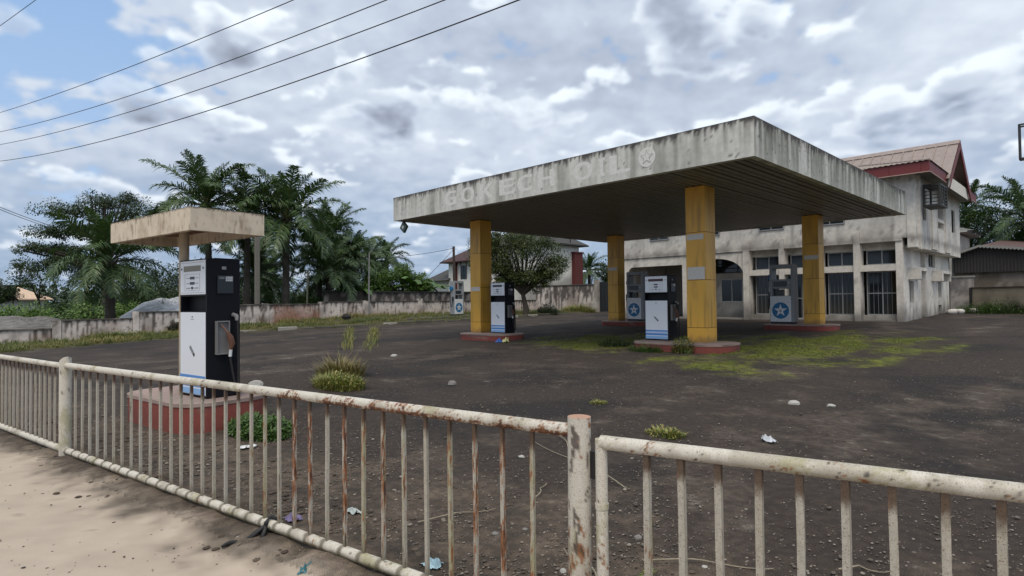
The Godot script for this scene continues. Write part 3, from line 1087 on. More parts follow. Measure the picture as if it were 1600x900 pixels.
func wall_run(called: String, label: String, lo: Vector3, hi: Vector3, pillars: Array, cap := true) -> Node3D:
	var o := thing(called, label, "wall")
	var mb := MB.new()
	mb.fn = wall_fn
	mb.gbox(lo, hi, 0.075)
	obj("panel", mb, M["painted"], o)
	if cap:
		var cb := MB.new()
		cb.fn = func(p: Vector3, nn: Vector3) -> Color: return lin(0.075, 0.068, 0.06).lerp(lin(0.2, 0.18, 0.16), ss(0.0, 0.5, N1.get_noise_2d(p.x * 40.0, p.z * 40.0)))
		cb.gbox(Vector3(lo.x - 0.03, hi.y, lo.z - 0.03), Vector3(hi.x + 0.03, hi.y + 0.06, hi.z + 0.05), 0.15)
		obj("coping", cb, M["painted"], o)
	for q in pillars:
		var pb := MB.new()
		pb.fn = wall_fn
		pb.gbox(Vector3(q[0], lo.y, hi.z - 0.18), Vector3(q[1], q[2], hi.z + 0.07), 0.13)
		obj("pillar", pb, M["painted"], o)
	return o


func make_walls() -> void:
	var z := -33.5
	wall_run("boundary_wall", "lowest stretch of the stained wall at the far left, in front of the dark dirt heap", Vector3(-9.0, -0.2, z - 0.16), Vector3(4.28, 0.63, z), [[4.3, 4.62, 1.02]])
	wall_run("boundary_wall", "pinkish stretch of stained wall below the gap between the two heaps", Vector3(4.64, -0.2, z - 0.16), Vector3(7.40, 1.0, z), [[7.42, 7.68, 1.37]])
	wall_run("boundary_wall", "whitish stretch of wall half hidden by the kiosk pump", Vector3(7.70, -0.2, z - 0.16), Vector3(10.9, 1.30, z), [[10.92, 11.2, 1.6]])
	wall_run("boundary_wall", "grey and brick pink stretch of wall right of the kiosk pump", Vector3(11.22, -0.2, z - 0.16), Vector3(17.12, 1.60, z), [[13.72, 14.02, 1.70], [17.1, 17.42, 1.76]])
	wall_run("boundary_wall", "white stretch of wall with black mould, behind the leaning lamp pole", Vector3(17.44, -0.2, z - 0.16), Vector3(24.3, 1.72, z), [[20.05, 20.5, 1.80], [24.32, 24.7, 1.92]])
	wall_run("boundary_wall", "mottled stretch of wall behind the kerbside pump", Vector3(24.72, -0.2, z - 0.16), Vector3(36.2, 1.70, z), [[30.5, 30.9, 1.8]])
	# rear wall across the back
	var o := thing("rear_wall", "tall weathered grey wall behind the round tree, ending at the gate", "wall")
	var mb := MB.new()
	mb.fn = wall_fn
	mb.gbox(Vector3(36.0, 0.2, -33.3), Vector3(36.2, 2.82, -27.3), 0.13)
	obj("panel", mb, M["painted"], o)
	var cb := MB.new()
	cb.col = lin(0.09, 0.08, 0.075)
	cb.box(Vector3(35.95, 2.82, -33.3), Vector3(36.25, 2.90, -27.3))
	obj("coping", cb, M["painted"], o)
	var pb := MB.new()
	pb.fn = func(p: Vector3, nn: Vector3) -> Color: return wall_fn(p, nn).lerp(lin(0.42, 0.40, 0.36), 0.6)
	pb.gbox(Vector3(35.85, 0.2, -27.28), Vector3(36.25, 3.2, -26.92), 0.13)
	obj("gate_pillar", pb, M["painted"], o)
	var g := thing("iron_gate", "dark sheet iron gate between the grey wall and the office", "gate", Vector3(36.05, 0.78, -26.9))
	for k in 2:
		var gb := MB.new()
		var zz := 0.03 + k * 2.2
		gb.box(Vector3(0, 0.05, zz), Vector3(0.05, 2.25, zz + 2.16))
		var leaf := obj("gate_leaf", gb, mat("gate_iron", lin(0.020, 0.024, 0.03), 0.6, "plaster", 1.0), g)
		for q in 7:
			var rb := MB.new()
			var z1 := zz + 0.1 + q * 0.31
			rb.box(Vector3(-0.03, 0.08, z1), Vector3(0.0, 2.22, z1 + 0.03))
			obj("gate_rib", rb, M["gate_iron"], leaf)
	# older wall beyond
	var w2 := thing("neighbour_wall", "dark mossy block wall of the next compound, above the white wall", "wall")
	var m2 := MB.new()
	m2.fn = func(p: Vector3, nn: Vector3) -> Color: return wall_fn(p, nn) * 0.45
	m2.gbox(Vector3(20.8, 0.3, -40.2), Vector3(35.0, 2.45, -40.0), 0.2)
	obj("panel", m2, M["painted"], w2)
	var c2 := MB.new()
	c2.col = lin(0.03, 0.03, 0.028)
	c2.box(Vector3(20.7, 2.45, -40.25), Vector3(35.1, 2.55, -39.9))
	obj("coping", c2, M["painted"], w2)
	# kerb stones
	var kb := thing("kerb", "broken row of mossy kerb stones edging the weedy verge", "kerb")
	var x := 9.2
	while x < 31.0:
		var l := rng.randf_range(0.75, 1.0)
		if rng.randf() < 0.86:
			var zc := along(KERB, x + l * 0.5)
			var slope := (along(KERB, x + l) - along(KERB, x)) / l
			var sb := MB.new()
			var tint := lin(0.10, 0.095, 0.08) if rng.randf() < 0.65 else lin(0.30, 0.29, 0.27)
			sb.fn = func(p: Vector3, nn: Vector3) -> Color: return tint * (1.0 + 0.9 * N1.get_noise_3d(p.x * 60.0, p.y * 60.0 + x * 30.0, p.z * 60.0))
			sb.cbox(Vector3(-l * 0.48, -0.1, -0.08), Vector3(l * 0.48, rng.randf_range(0.10, 0.19), 0.08), 0.025)
			obj("kerb_stone", sb, M["concrete"], kb, Transform3D(Basis(Vector3.UP, -atan(slope) + rng.randf_range(-0.06, 0.06)), Vector3(x + l * 0.5, SLOPE * (x + l * 0.5), zc + rng.randf_range(-0.05, 0.05))))
		x += l + 0.03
	var k2 := thing("kerb", "second low row of kerb stones in front of the kerbside pump", "kerb")
	x = 20.5
	while x < 28.0:
		var l := rng.randf_range(0.8, 1.0)
		var zc := along(KERB, x + l * 0.5) - 1.5
		var sb := MB.new()
		sb.fn = func(p: Vector3, nn: Vector3) -> Color: return lin(0.13, 0.12, 0.105) * (1.0 + 0.9 * N1.get_noise_3d(p.x * 60.0, p.y * 60.0, p.z * 60.0))
		sb.cbox(Vector3(-l * 0.48, -0.15, -0.08), Vector3(l * 0.48, 0.14, 0.08), 0.025)
		obj("kerb_stone", sb, M["concrete"], k2, Transform3D(Basis(), Vector3(x + l * 0.5, gy(x, zc), zc)))
		x += l + 0.02


# ---------------------------------------------------------------- far houses
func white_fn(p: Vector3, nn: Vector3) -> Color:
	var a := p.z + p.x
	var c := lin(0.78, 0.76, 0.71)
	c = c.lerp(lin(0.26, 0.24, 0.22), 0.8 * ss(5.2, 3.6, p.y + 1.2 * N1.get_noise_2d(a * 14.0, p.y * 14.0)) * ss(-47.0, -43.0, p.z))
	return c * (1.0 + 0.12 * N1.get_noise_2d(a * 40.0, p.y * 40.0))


func make_far_houses() -> void:
	var o := thing("white_house", "white two storey house with red roof and arched window, behind the round tree", "house")
	var wb := MB.new()
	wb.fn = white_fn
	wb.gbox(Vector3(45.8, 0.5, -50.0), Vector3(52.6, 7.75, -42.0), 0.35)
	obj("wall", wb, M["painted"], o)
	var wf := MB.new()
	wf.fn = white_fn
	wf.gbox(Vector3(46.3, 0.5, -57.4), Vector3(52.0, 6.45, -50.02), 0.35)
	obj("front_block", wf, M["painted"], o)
	var wl := MB.new()
	wl.fn = white_fn
	wl.gbox(Vector3(46.8, 0.5, -61.0), Vector3(52.0, 4.3, -57.42), 0.35)
	obj("side_wing", wl, M["painted"], o)
	var rl := MB.new()
	rl.quado(Vector3(45.8, 4.3, -62.0), Vector3(45.8, 4.3, -57.0), Vector3(49.0, 6.2, -57.2), Vector3(49.0, 6.2, -59.6), Vector3(50, 0, -59))
	rl.quado(Vector3(45.8, 4.3, -62.0), Vector3(49.0, 6.2, -59.6), Vector3(53, 6.2, -59.6), Vector3(53, 4.3, -62.0), Vector3(50, 0, -58))
	obj("wing_roof", rl, M["roof_dark"], o)
	var rf := MB.new()
	var a := Vector3(45.0, 7.8, -50.8)
	var b := Vector3(45.0, 7.8, -41.2)
	var c := Vector3(53.4, 7.8, -41.2)
	var d := Vector3(53.4, 7.8, -50.8)
	var r0 := Vector3(49.2, 10.4, -47.0)
	var r1 := Vector3(49.2, 10.4, -45.0)
	rf.quado(a, b, r1, r0, Vector3(49, 0, -46))
	rf.quado(c, d, r0, r1, Vector3(49, 0, -46))
	rf.tri(b, c, r1)
	rf.tri(d, a, r0)
	rf.box(Vector3(45.0, 7.66, -50.8), Vector3(53.4, 7.78, -41.2))
	obj("roof", rf, M["roof_dark"], o)
	var rr := MB.new()
	rr.quado(Vector3(45.5, 6.5, -58.2), Vector3(45.5, 6.5, -50.0), Vector3(48.6, 8.3, -51.5), Vector3(48.6, 8.3, -55.6), Vector3(49, 0, -54))
	rr.tri(Vector3(45.5, 6.5, -58.2), Vector3(48.6, 8.3, -55.6), Vector3(51.5, 6.5, -58.2))
	rr.box(Vector3(45.5, 6.38, -58.2), Vector3(51.5, 6.48, -50.0))
	obj("front_roof", rr, M["roof_red"], o)
	var dg := MB.new()
	dg.fn = white_fn
	dg.tri(Vector3(47.4, 7.6, -54.4), Vector3(47.4, 7.6, -52.6), Vector3(47.4, 8.6, -53.5))
	obj("dormer", dg, M["painted"], o)
	var spots := [[Vector3(46.0, 0.5, -56.1), Vector3(46.32, 6.3, -55.7)], [Vector3(51.3, 0.5, -42.1), Vector3(52.7, 6.9, -41.55)]]
	for sp in spots:
		var lo: Vector3 = sp[0]
		var hi: Vector3 = sp[1]
		var pb := MB.new()
		pb.box(lo, hi)
		var pil := obj("brick_pillar", pb, M["brick_red"], o)
		for q in 14:
			var jb := MB.new()
			var y := 2.6 + q * 0.27
			jb.box(Vector3(lo.x - 0.012, y, lo.z - 0.012), Vector3(hi.x + 0.012, y + 0.02, hi.z + 0.012))
			obj("mortar_course", jb, mat("mortar", lin(0.16, 0.06, 0.055), 0.9), pil)
		var kb := MB.new()
		kb.box(Vector3(lo.x - 0.1, hi.y, lo.z - 0.1), Vector3(hi.x + 0.1, hi.y + 0.14, hi.z + 0.1))
		obj("pillar_cap", kb, M["brick_red"], pil)
	var w := window(o, true, 46.26, -55.05, -53.95, 4.4, 6.0, 2, [0.25], 0, "cage")
	tag(w, "arched upper window of the white house")
	var at := MB.new()
	for k in 12:
		var a0 := PI * k / 12
		var a1 := PI * (k + 1) / 12
		at.quad(Vector3(46.2, 6.0 + 0.42 * sin(a0), -54.5 - 0.55 * cos(a0)), Vector3(46.2, 6.0 + 0.42 * sin(a1), -54.5 - 0.55 * cos(a1)), Vector3(46.2, 6.0 + 0.54 * sin(a1), -54.5 - 0.68 * cos(a1)), Vector3(46.2, 6.0 + 0.54 * sin(a0), -54.5 - 0.68 * cos(a0)))
	obj("arch_moulding", at, M["cage"], w)
	window(o, true, 45.76, -48.0, -46.8, 5.0, 6.3, 2, [], 3, "panel_white")
	window(o, false, -41.96, 49.6, 50.5, 5.35, 6.25, 2, [0.5], 0, "panel_white")
	# beige roofed bungalow at the far left
	var h := thing("bungalow", "low bungalow with beige metal roof among trees at the far left", "house")
	var hb := MB.new()
	hb.col = lin(0.55, 0.56, 0.55)
	hb.box(Vector3(3.0, -0.5, -104.0), Vector3(11.5, 2.6, -96.0))
	obj("wall", hb, M["painted"], h)
	var hr := MB.new()
	hr.quado(Vector3(-1.5, 2.6, -95.0), Vector3(12.3, 2.6, -95.0), Vector3(9.0, 4.3, -100.0), Vector3(1.0, 4.3, -100.0), Vector3(6, 0, -100))
	hr.tri(Vector3(12.3, 2.6, -95.0), Vector3(12.3, 2.6, -105.0), Vector3(9.0, 4.3, -100.0))
	hr.quado(Vector3(-1.5, 2.6, -105.0), Vector3(12.3, 2.6, -105.0), Vector3(9.0, 4.3, -100.0), Vector3(1.0, 4.3, -100.0), Vector3(6, 0, -100))
	hr.box(Vector3(-1.5, 2.45, -105.0), Vector3(12.3, 2.58, -95.0))
	obj("roof", hr, mat("beige_roof", lin(0.58, 0.42, 0.30), 0.7, "blotch", 3.0), h)
	# dark tank on a stand
	var t := thing("tank_stand", "small dark water tank on a slim stand before the bungalow", "water tank", Vector3(5.7, 0.0, -71.0))
	var tb := MB.new()
	tb.cbox(Vector3(-0.62, 2.75, -0.4), Vector3(0.62, 3.65, 0.4), 0.06)
	obj("tank", tb, M["cage"], t)
	for k in 4:
		var lb := MB.new()
		lb.tube([Vector3(-0.55 if k & 1 else 0.55, 0, -0.35 if k & 2 else 0.35), Vector3(-0.55 if k & 1 else 0.55, 2.75, -0.35 if k & 2 else 0.35)], [0.05, 0.05], 6)
		obj("leg", lb, M["cage"], t)
	# white tarpaulin roof far behind the palms
	var cv := thing("tarpaulin_shelter", "white curved tarpaulin shelter beyond the palm trunks", "shelter", Vector3(20.9, 0.3, -52.0))
	var cb := MB.new()
	cb.fn = func(p: Vector3, nn: Vector3) -> Color: return lin(0.70, 0.70, 0.66)
	for k in 8:
		var a0 := PI * k / 8
		var a1 := PI * (k + 1) / 8
		cb.quado(Vector3(-1.0 * cos(a0), 1.9 + 0.75 * sin(a0), 0), Vector3(-1.0 * cos(a1), 1.9 + 0.75 * sin(a1), 0), Vector3(-1.0 * cos(a1), 1.9 + 0.75 * sin(a1), -2.5), Vector3(-1.0 * cos(a0), 1.9 + 0.75 * sin(a0), -2.5), Vector3(0, 1, -1))
		cb.tri(Vector3(0, 1.9, 0), Vector3(-1.0 * cos(a1), 1.9 + 0.75 * sin(a1), 0), Vector3(-1.0 * cos(a0), 1.9 + 0.75 * sin(a0), 0))
	obj("canvas", cb, M["painted"], cv)
	for k in 4:
		var lb := MB.new()
		lb.tube([Vector3(-0.95 if k & 1 else 0.95, 0, -0.1 if k & 2 else -2.4), Vector3(-0.95 if k & 1 else 0.95, 1.92, -0.1 if k & 2 else -2.4)], [0.04, 0.04], 6)
		obj("post", lb, M["cage"], cv)


func make_shed() -> void:
	var o := thing("open_shed", "dark open fronted shed with low rusty gable roof right of the office", "shed")
	var x := 51.5
	var zl := -7.9
	var za := -6.3
	var zr := -1.5
	var rb := MB.new()
	rb.quado(Vector3(x, 4.55, zl), Vector3(x, 5.12, za), Vector3(64, 6.3, za), Vector3(64, 5.7, zl), Vector3(x, 0, za))
	rb.quado(Vector3(x, 4.45, zr), Vector3(x, 5.12, za), Vector3(64, 6.3, za), Vector3(64, 5.6, zr), Vector3(x, 0, za))
	obj("roof", rb, M["rusty_sheet"], o)
	var vb := MB.new()
	for sgn in 2:
		var p := Vector3(x - 0.05, 5.12, za)
		var q := Vector3(x - 0.05, 4.55, zl) if sgn == 0 else Vector3(x - 0.05, 4.45, zr)
		for k in 24:
			var a := p.lerp(q, k / 24.0)
			var b := p.lerp(q, (k + 1) / 24.0)
			vb.quado(a + Vector3(0, 0.05, 0), b + Vector3(0, 0.05, 0), b - Vector3(0, 0.06, 0), a - Vector3(0, 0.06, 0), Vector3(60, 4, -5))
			vb.tri(a - Vector3(0, 0.06, 0), b - Vector3(0, 0.06, 0), (a + b) * 0.5 - Vector3(0, 0.15, 0))
	obj("scalloped_verge", vb, mat("verge_grey", lin(0.26, 0.26, 0.24), 0.8, "fine", 0.5), o)
	var gs := MB.new()
	var zq := zl + 0.05
	while zq < zr:
		for q in 2:
			var z0 := zq + q * 0.09
			var z1 := z0 + 0.09
			var t0 := lerpf(4.55, 5.12, clampf((z0 - zl) / (za - zl), 0, 1)) if z0 < za else lerpf(5.12, 4.45, (z0 - za) / (zr - za))
			var t1 := lerpf(4.55, 5.12, clampf((z1 - zl) / (za - zl), 0, 1)) if z1 < za else lerpf(5.12, 4.45, (z1 - za) / (zr - za))
			var d0 := 0.05 * q
			gs.quad(Vector3(x + 0.3 + d0, 3.3, z0), Vector3(x + 0.35 - d0, 3.3, z1), Vector3(x + 0.35 - d0, t1 - 0.02, z1), Vector3(x + 0.3 + d0, t0 - 0.02, z0))
		zq += 0.18
	obj("gable_sheet", gs, mat("dark_sheet", lin(0.030, 0.027, 0.026), 0.8, "blotch", 1.3), o)  # corrugated infill in one very dark even colour
	var bb := MB.new()
	bb.fn = func(p: Vector3, nn: Vector3) -> Color: return wall_fn(p, nn).lerp(lin(0.13, 0.10, 0.075), 0.8)  # wall colour darkened: shade under the shed roof put into it
	bb.gbox(Vector3(x + 0.6, 0.5, zl + 0.2), Vector3(x + 0.8, 3.35, zr), 0.3)
	obj("block_wall", bb, M["painted"], o)
	var db := MB.new()
	db.box(Vector3(x + 5, 0.5, zl + 0.2), Vector3(x + 5.2, 4.5, zr))
	db.box(Vector3(x + 0.8, 0.5, zl + 0.1), Vector3(x + 5, 4.5, zl + 0.2))
	obj("back_wall", db, M["dark_room"], o)
	for k in 2:
		var pb := MB.new()
		var zz := lerpf(zl + 0.1, zr, float(k))
		pb.tube([Vector3(x + 0.3, 0.5, zz), Vector3(x + 0.3, 4.6, zz)], [0.06, 0.06], 6)
		obj("post", pb, M["cage"], o)
	var w := thing("side_wall", "grey plastered wall stub joining the office to the shed yard", "wall")
	var wb := MB.new()
	wb.fn = func(p: Vector3, nn: Vector3) -> Color: return wall_fn(p, nn).lerp(lin(0.30, 0.29, 0.28), 0.55)
	wb.gbox(Vector3(39.6, 0.4, -6.6), Vector3(39.8, 2.68, -5.1), 0.15)
	obj("panel", wb, M["painted"], w)
	var cb := MB.new()
	cb.col = lin(0.33, 0.32, 0.29)
	cb.box(Vector3(39.55, 2.68, -6.65), Vector3(39.85, 2.76, -5.05))
	obj("coping", cb, M["painted"], w)
	var f := thing("yard_wall", "low cream stained wall with weeds in front of the open shed", "wall", Vector3(39.2, 0.0, -5.1), 0.0)
	f.rotation.y = atan2(1.9, 2.3) * -1.0
	var fb := MB.new()
	fb.fn = func(p: Vector3, nn: Vector3) -> Color:
		var c := lin(0.37, 0.32, 0.25)
		c = c.lerp(lin(0.12, 0.12, 0.09), 0.85 * ss(1.45, 0.9, p.y + 0.5 * N1.get_noise_2d(p.z * 30.0, p.y * 20.0)))
		return c.lerp(lin(0.16, 0.13, 0.11), 0.6 * ss(0.0, 0.5, N1.get_noise_2d(p.z * 22.0, p.y * 16.0 + 30.0)))
	fb.gbox(Vector3(-0.1, 0.3, 0.0), Vector3(0.1, 2.05, 7.0), 0.15)
	obj("panel", fb, M["painted"], f)
	var fc := MB.new()
	fc.fn = func(p: Vector3, nn: Vector3) -> Color: return lin(0.06, 0.05, 0.042) * (1.0 + 0.6 * N1.get_noise_2d(p.z * 60.0, p.y * 60.0))
	fc.gbox(Vector3(-0.14, 2.05, 0.0), Vector3(0.14, 2.13, 7.0), 0.15)
	obj("coping", fc, M["painted"], f)
	var dp := MB.new()
	dp.tube([Vector3(-0.16, 0.5, 0.06), Vector3(-0.16, 2.1, 0.06)], [0.06, 0.06], 8)
	obj("drain_pipe", dp, M["rubber"], f)
	var h := thing("small_outbuilding", "small grey roofed outbuilding peeking out behind the office", "building")
	var hb := MB.new()
	hb.fn = plaster_fn
	hb.gbox(Vector3(55.0, 0.5, -16.0), Vector3(60.0, 6.3, -7.9), 0.5)
	obj("wall", hb, M["painted"], h)
	var hr := MB.new()
	hr.box(Vector3(54.5, 6.4, -16.5), Vector3(60.8, 6.5, -7.3))
	obj("eave", hr, mat("eave_pale", lin(0.42, 0.42, 0.40), 0.8), h)
	var h2 := MB.new()
	h2.quado(Vector3(54.5, 6.5, -16.5), Vector3(54.5, 6.5, -6.9), Vector3(57.6, 7.4, -9.3), Vector3(57.6, 7.4, -14.0), Vector3(57, 0, -12))
	h2.tri(Vector3(54.5, 6.5, -6.9), Vector3(60.8, 6.5, -6.9), Vector3(57.6, 7.4, -9.3))
	obj("roof", h2, mat("slate_grey", lin(0.13, 0.13, 0.12), 0.8, "blotch", 2.0), h)


# ---------------------------------------------------------------- pump islands
func island_poly(hx: float, hz: float, r: float) -> PackedVector2Array:
	var p := PackedVector2Array()
	for c in [[1, 1, 0.0], [-1, 1, PI * 0.5], [-1, -1, PI], [1, -1, PI * 1.5]]:
		for k in 9:
			var a: float = c[2] + PI * 0.5 * k / 8
			p.append(Vector2(c[0] * (hx - r) + cos(a) * r, c[1] * (hz - r) + sin(a) * r))
	return p


func island(label: String, at: Vector3, hx: float, hz: float, h: float, turn := 0.0) -> Node3D:
	var o := thing("pump_island", label, "pump island", at, turn, "red kerbed pump islands")
	var poly := island_poly(hx, hz, minf(hx, hz) * 0.72)
	var mb := MB.new()
	mb.fn = func(p: Vector3, nn: Vector3) -> Color:
		var c := lin(0.235, 0.062, 0.048)
		c = c.lerp(lin(0.15, 0.05, 0.045), ss(-0.1, 0.5, N1.get_noise_3d(p.x * 40.0 + at.x, p.y * 60.0, p.z * 40.0 + at.z)))
		return c.lerp(lin(0.25, 0.19, 0.16), 0.6 * ss(0.4, 0.6, N2.get_noise_3d(p.x * 90.0, p.y * 90.0, p.z * 90.0 + at.z)))
	var m := poly.size()
	for i in m:
		var a := poly[i]
		var b := poly[(i + 1) % m]
		for k in 4:
			var y0 := lerpf(-0.15, h - 0.045, k / 4.0)
			var y1 := lerpf(-0.15, h - 0.045, (k + 1) / 4.0)
			mb.quado(Vector3(a.x, y0, a.y), Vector3(b.x, y0, b.y), Vector3(b.x, y1, b.y), Vector3(a.x, y1, a.y), Vector3(0, (y0 + y1) / 2, 0))
	obj("kerb_side", mb, M["concrete"], o)
	var tb := MB.new()
	tb.fn = func(p: Vector3, nn: Vector3) -> Color:
		return lin(0.36, 0.27, 0.24).lerp(lin(0.17, 0.13, 0.12), ss(-0.2, 0.4, N1.get_noise_3d(p.x * 50.0, p.y * 50.0 + at.x, p.z * 50.0)))
	tb.prism(island_poly(hx + 0.008, hz + 0.008, minf(hx, hz) * 0.72), h - 0.045, h)
	obj("top_edge", tb, M["concrete"], o)
	return o


func make_islands() -> void:
	island("red kerbed island under the left front pillar and pump", Vector3(14.78, SLOPE * 14.78, -15.87), 0.82, 1.16, 0.2)
	island("red kerbed island under the right front pillar and pump, with weeds at its edge", Vector3(14.78, SLOPE * 14.78, -8.17), 0.84, 1.36, 0.2)
	island("dull red island under the left rear pillar", Vector3(23.3, SLOPE * 23.3, -15.85), 0.75, 1.15, 0.2)
	island("dull red island under the right rear pillar and star pump", Vector3(23.3, SLOPE * 23.3, -8.15), 0.75, 1.25, 0.2)


# ---------------------------------------------------------------- pumps
func flat(parent: Node, called: String, material: String, x0: float, x1: float, y0: float, y1: float, z: float, d := 0.003) -> MeshInstance3D:
	var mb := MB.new()
	mb.box(Vector3(x0, y0, z), Vector3(x1, y1, z + d))
	return obj(called, mb, M[material], parent)


func modern_pump(label: String, at: Vector3, turn: float, lcd: String, hanging: bool) -> Node3D:
	var o := thing("fuel_pump", label, "fuel pump", at, turn, "black and white fuel pumps")
	var w := 0.38
	var d := 0.24
	var b := MB.new()
	b.cbox(Vector3(-w, 0.0, -d), Vector3(w, 1.83, d - 0.11), 0.012)
	b.box(Vector3(-w + 0.03, 0.01, d - 0.115), Vector3(w - 0.03, 1.13, d))
	b.box(Vector3(-w + 0.03, 1.33, d - 0.115), Vector3(w - 0.03, 1.82, d))
	b.box(Vector3(-w + 0.001, 0.01, d - 0.125), Vector3(-w + 0.03, 1.82, d + 0.002))
	b.box(Vector3(w - 0.03, 0.01, d - 0.125), Vector3(w - 0.001, 1.82, d + 0.002))
	obj("cabinet", b, M["black_steel"], o)
	var up := MB.new()
	up.cbox(Vector3(-w + 0.025, 1.35, d), Vector3(w - 0.025, 1.805, d + 0.014), 0.006)
	var upper := obj("display_panel", up, M["white_steel"], o)
	var z := d + 0.0145
	flat(upper, "frame_line", "grey_print", -w + 0.05, w - 0.05, 1.375, 1.379, z, 0.002)
	flat(upper, "frame_line", "grey_print", -w + 0.05, w - 0.05, 1.776, 1.780, z, 0.002)
	flat(upper, "price_display", lcd, -0.245, 0.235, 1.66, 1.735, z, 0.004)
	flat(upper, "display_border", "grey_print", -0.21, 0.21, 1.622, 1.625, z)
	flat(upper, "display_border", "grey_print", -0.21, 0.21, 1.405, 1.408, z)
	flat(upper, "display_border", "grey_print", -0.213, -0.21, 1.405, 1.625, z)
	flat(upper, "display_border", "grey_print", 0.21, 0.213, 1.405, 1.625, z)
	for k in 2:
		flat(upper, "litre_display", "dark_blue", -0.065, 0.065, 1.555 - k * 0.07, 1.59 - k * 0.07, z, 0.004)
		for s in 2:
			flat(upper, "printed_mark", "grey_print", -0.17 + s * 0.26, -0.09 + s * 0.26, 1.567 - k * 0.07, 1.577 - k * 0.07, z)
	flat(upper, "unit_display", "slate", -0.03, 0.03, 1.425, 1.455, z, 0.004)
	flat(upper, "printed_mark", "grey_print", -0.17, -0.06, 1.43, 1.445, z)
	flat(upper, "printed_mark", "grey_print", 0.06, 0.17, 1.43, 1.445, z)
	for s in [-1, 1]:
		flat(upper, "key_lock", "slate", s * 0.305 - 0.012, s * 0.305 + 0.012, 1.685, 1.71, z, 0.006)
	var lo := MB.new()
	lo.cbox(Vector3(-w + 0.025, 0.03, d), Vector3(w - 0.025, 1.115, d + 0.014), 0.006)
	var lower := obj("door_panel", lo, M["white_steel"], o)
	flat(lower, "blue_stripe", "blue", -w + 0.027, w - 0.027, 0.245, 0.285, z)
	flat(lower, "blue_stripe", "pale_blue", -w + 0.027, w - 0.027, 0.215, 0.235, z)
	flat(lower, "blue_stripe", "blue", -w + 0.027, w - 0.027, 0.135, 0.195, z)
	flat(lower, "blue_stripe", "pale_blue", -w + 0.027, w - 0.027, 0.04, 0.115, z)
	flat(lower, "printed_mark", "grey_print", -0.05, 0.05, 1.02, 1.027, z)
	flat(lower, "printed_mark", "slate", -0.012, 0.012, 1.045, 1.065, z)
	var tp := MB.new()
	var tt := Transform3D(Basis(Vector3(0, 0, 1), -0.75), Vector3(0.0, 0.60, z))
	tp.box(Vector3(-0.085, -0.02, 0), Vector3(0.085, 0.02, 0.004), tt)
	obj("tape_scrap", tp, M["slate"], lower)
	var tp2 := MB.new()
	tp2.box(Vector3(-0.075, -0.008, 0.004), Vector3(0.05, 0.012, 0.006), tt)
	obj("tape_scrap", tp2, M["grey_print"], lower)
	var base := MB.new()
	base.box(Vector3(-w + 0.02, -0.05, -d + 0.02), Vector3(w - 0.02, 0.0, d - 0.02))
	obj("base_frame", base, M["rubber"], o)
	# hose side (+x)
	var side := Transform3D(Basis(Vector3(0, 0, -1), Vector3(0, 1, 0), Vector3(1, 0, 0)), Vector3(w, 0, 0))
	var kp := MB.new()
	kp.cbox(Vector3(-0.10, 1.36, 0.0), Vector3(0.13, 1.60, 0.02), 0.005, side)
	var pad := obj("keypad", kp, M["slate"], o)
	for r in 3:
		for c in 4:
			var kb := MB.new()
			kb.box(Vector3(0.015 + c * 0.026, 1.525 + r * 0.022, 0.02), Vector3(0.035 + c * 0.026, 1.542 + r * 0.022, 0.024), side)
			obj("key", kb, M["panel_white"], pad)
	for r in 2:
		var kb := MB.new()
		kb.box(Vector3(-0.08, 1.555 + r * 0.018, 0.02), Vector3(0.0, 1.563 + r * 0.018, 0.0225), side)
		obj("printed_mark", kb, M["grey_print"], pad)
	var lb := MB.new()
	lb.box(Vector3(-0.03, 1.68, 0.0), Vector3(0.03, 1.72, 0.004), side)
	obj("badge", lb, M["grey_print"], o)
	var hb := MB.new()
	hb.box(Vector3(-0.13, 0.56, 0.0), Vector3(-0.115, 1.0, 0.05), side)
	hb.box(Vector3(0.045, 0.56, 0.0), Vector3(0.06, 1.0, 0.05), side)
	hb.box(Vector3(-0.115, 0.56, 0.0), Vector3(0.045, 0.575, 0.05), side)
	hb.box(Vector3(-0.115, 0.985, 0.0), Vector3(0.045, 1.0, 0.05), side)
	hb.box(Vector3(-0.115, 0.575, 0.0), Vector3(0.045, 0.985, 0.008), side)
	var holder := obj("nozzle_holder", hb, M["zinc"], o)
	var nb := MB.new()
	nb.tube([side * Vector3(-0.06, 0.95, 0.03), side * Vector3(-0.03, 0.90, 0.07), side * Vector3(0.0, 0.84, 0.10)], [0.013, 0.014, 0.018], 8)
	nb.tube([side * Vector3(0.0, 0.85, 0.10), side * Vector3(0.025, 0.78, 0.115), side * Vector3(0.055, 0.70, 0.11), side * Vector3(0.05, 0.62, 0.09)], [0.022, 0.045, 0.042, 0.02], 9)
	obj("nozzle", nb, M["nozzle"], holder)
	var cp := MB.new()
	cp.tube([side * Vector3(0.05, 0.62, 0.09), side * Vector3(0.045, 0.53, 0.08)], [0.022, 0.024], 8)
	obj("hose_coupling", cp, M["panel_white"], holder)
	var ho := MB.new()
	var path: Array = []
	var rd: Array = []
	for k in 25:
		var t := k / 24.0
		var yy := lerpf(0.53, 1.02, t) - sin(t * PI) * 0.66
		path.append(side * Vector3(lerpf(0.045, 0.155, t) + 0.03 * sin(t * PI), maxf(yy, 0.02), 0.075 + 0.05 * sin(t * PI)))
		rd.append(0.017)
	ho.tube(path, rd, 8)
	obj("hose", ho, M["rubber"], o)
	var el := MB.new()
	el.tube([side * Vector3(0.15, 1.0, 0.07), side * Vector3(0.15, 1.06, 0.06), side * Vector3(0.13, 1.08, 0.0)], [0.026, 0.03, 0.03], 8)
	obj("hose_elbow", el, M["zinc"], o)
	return o


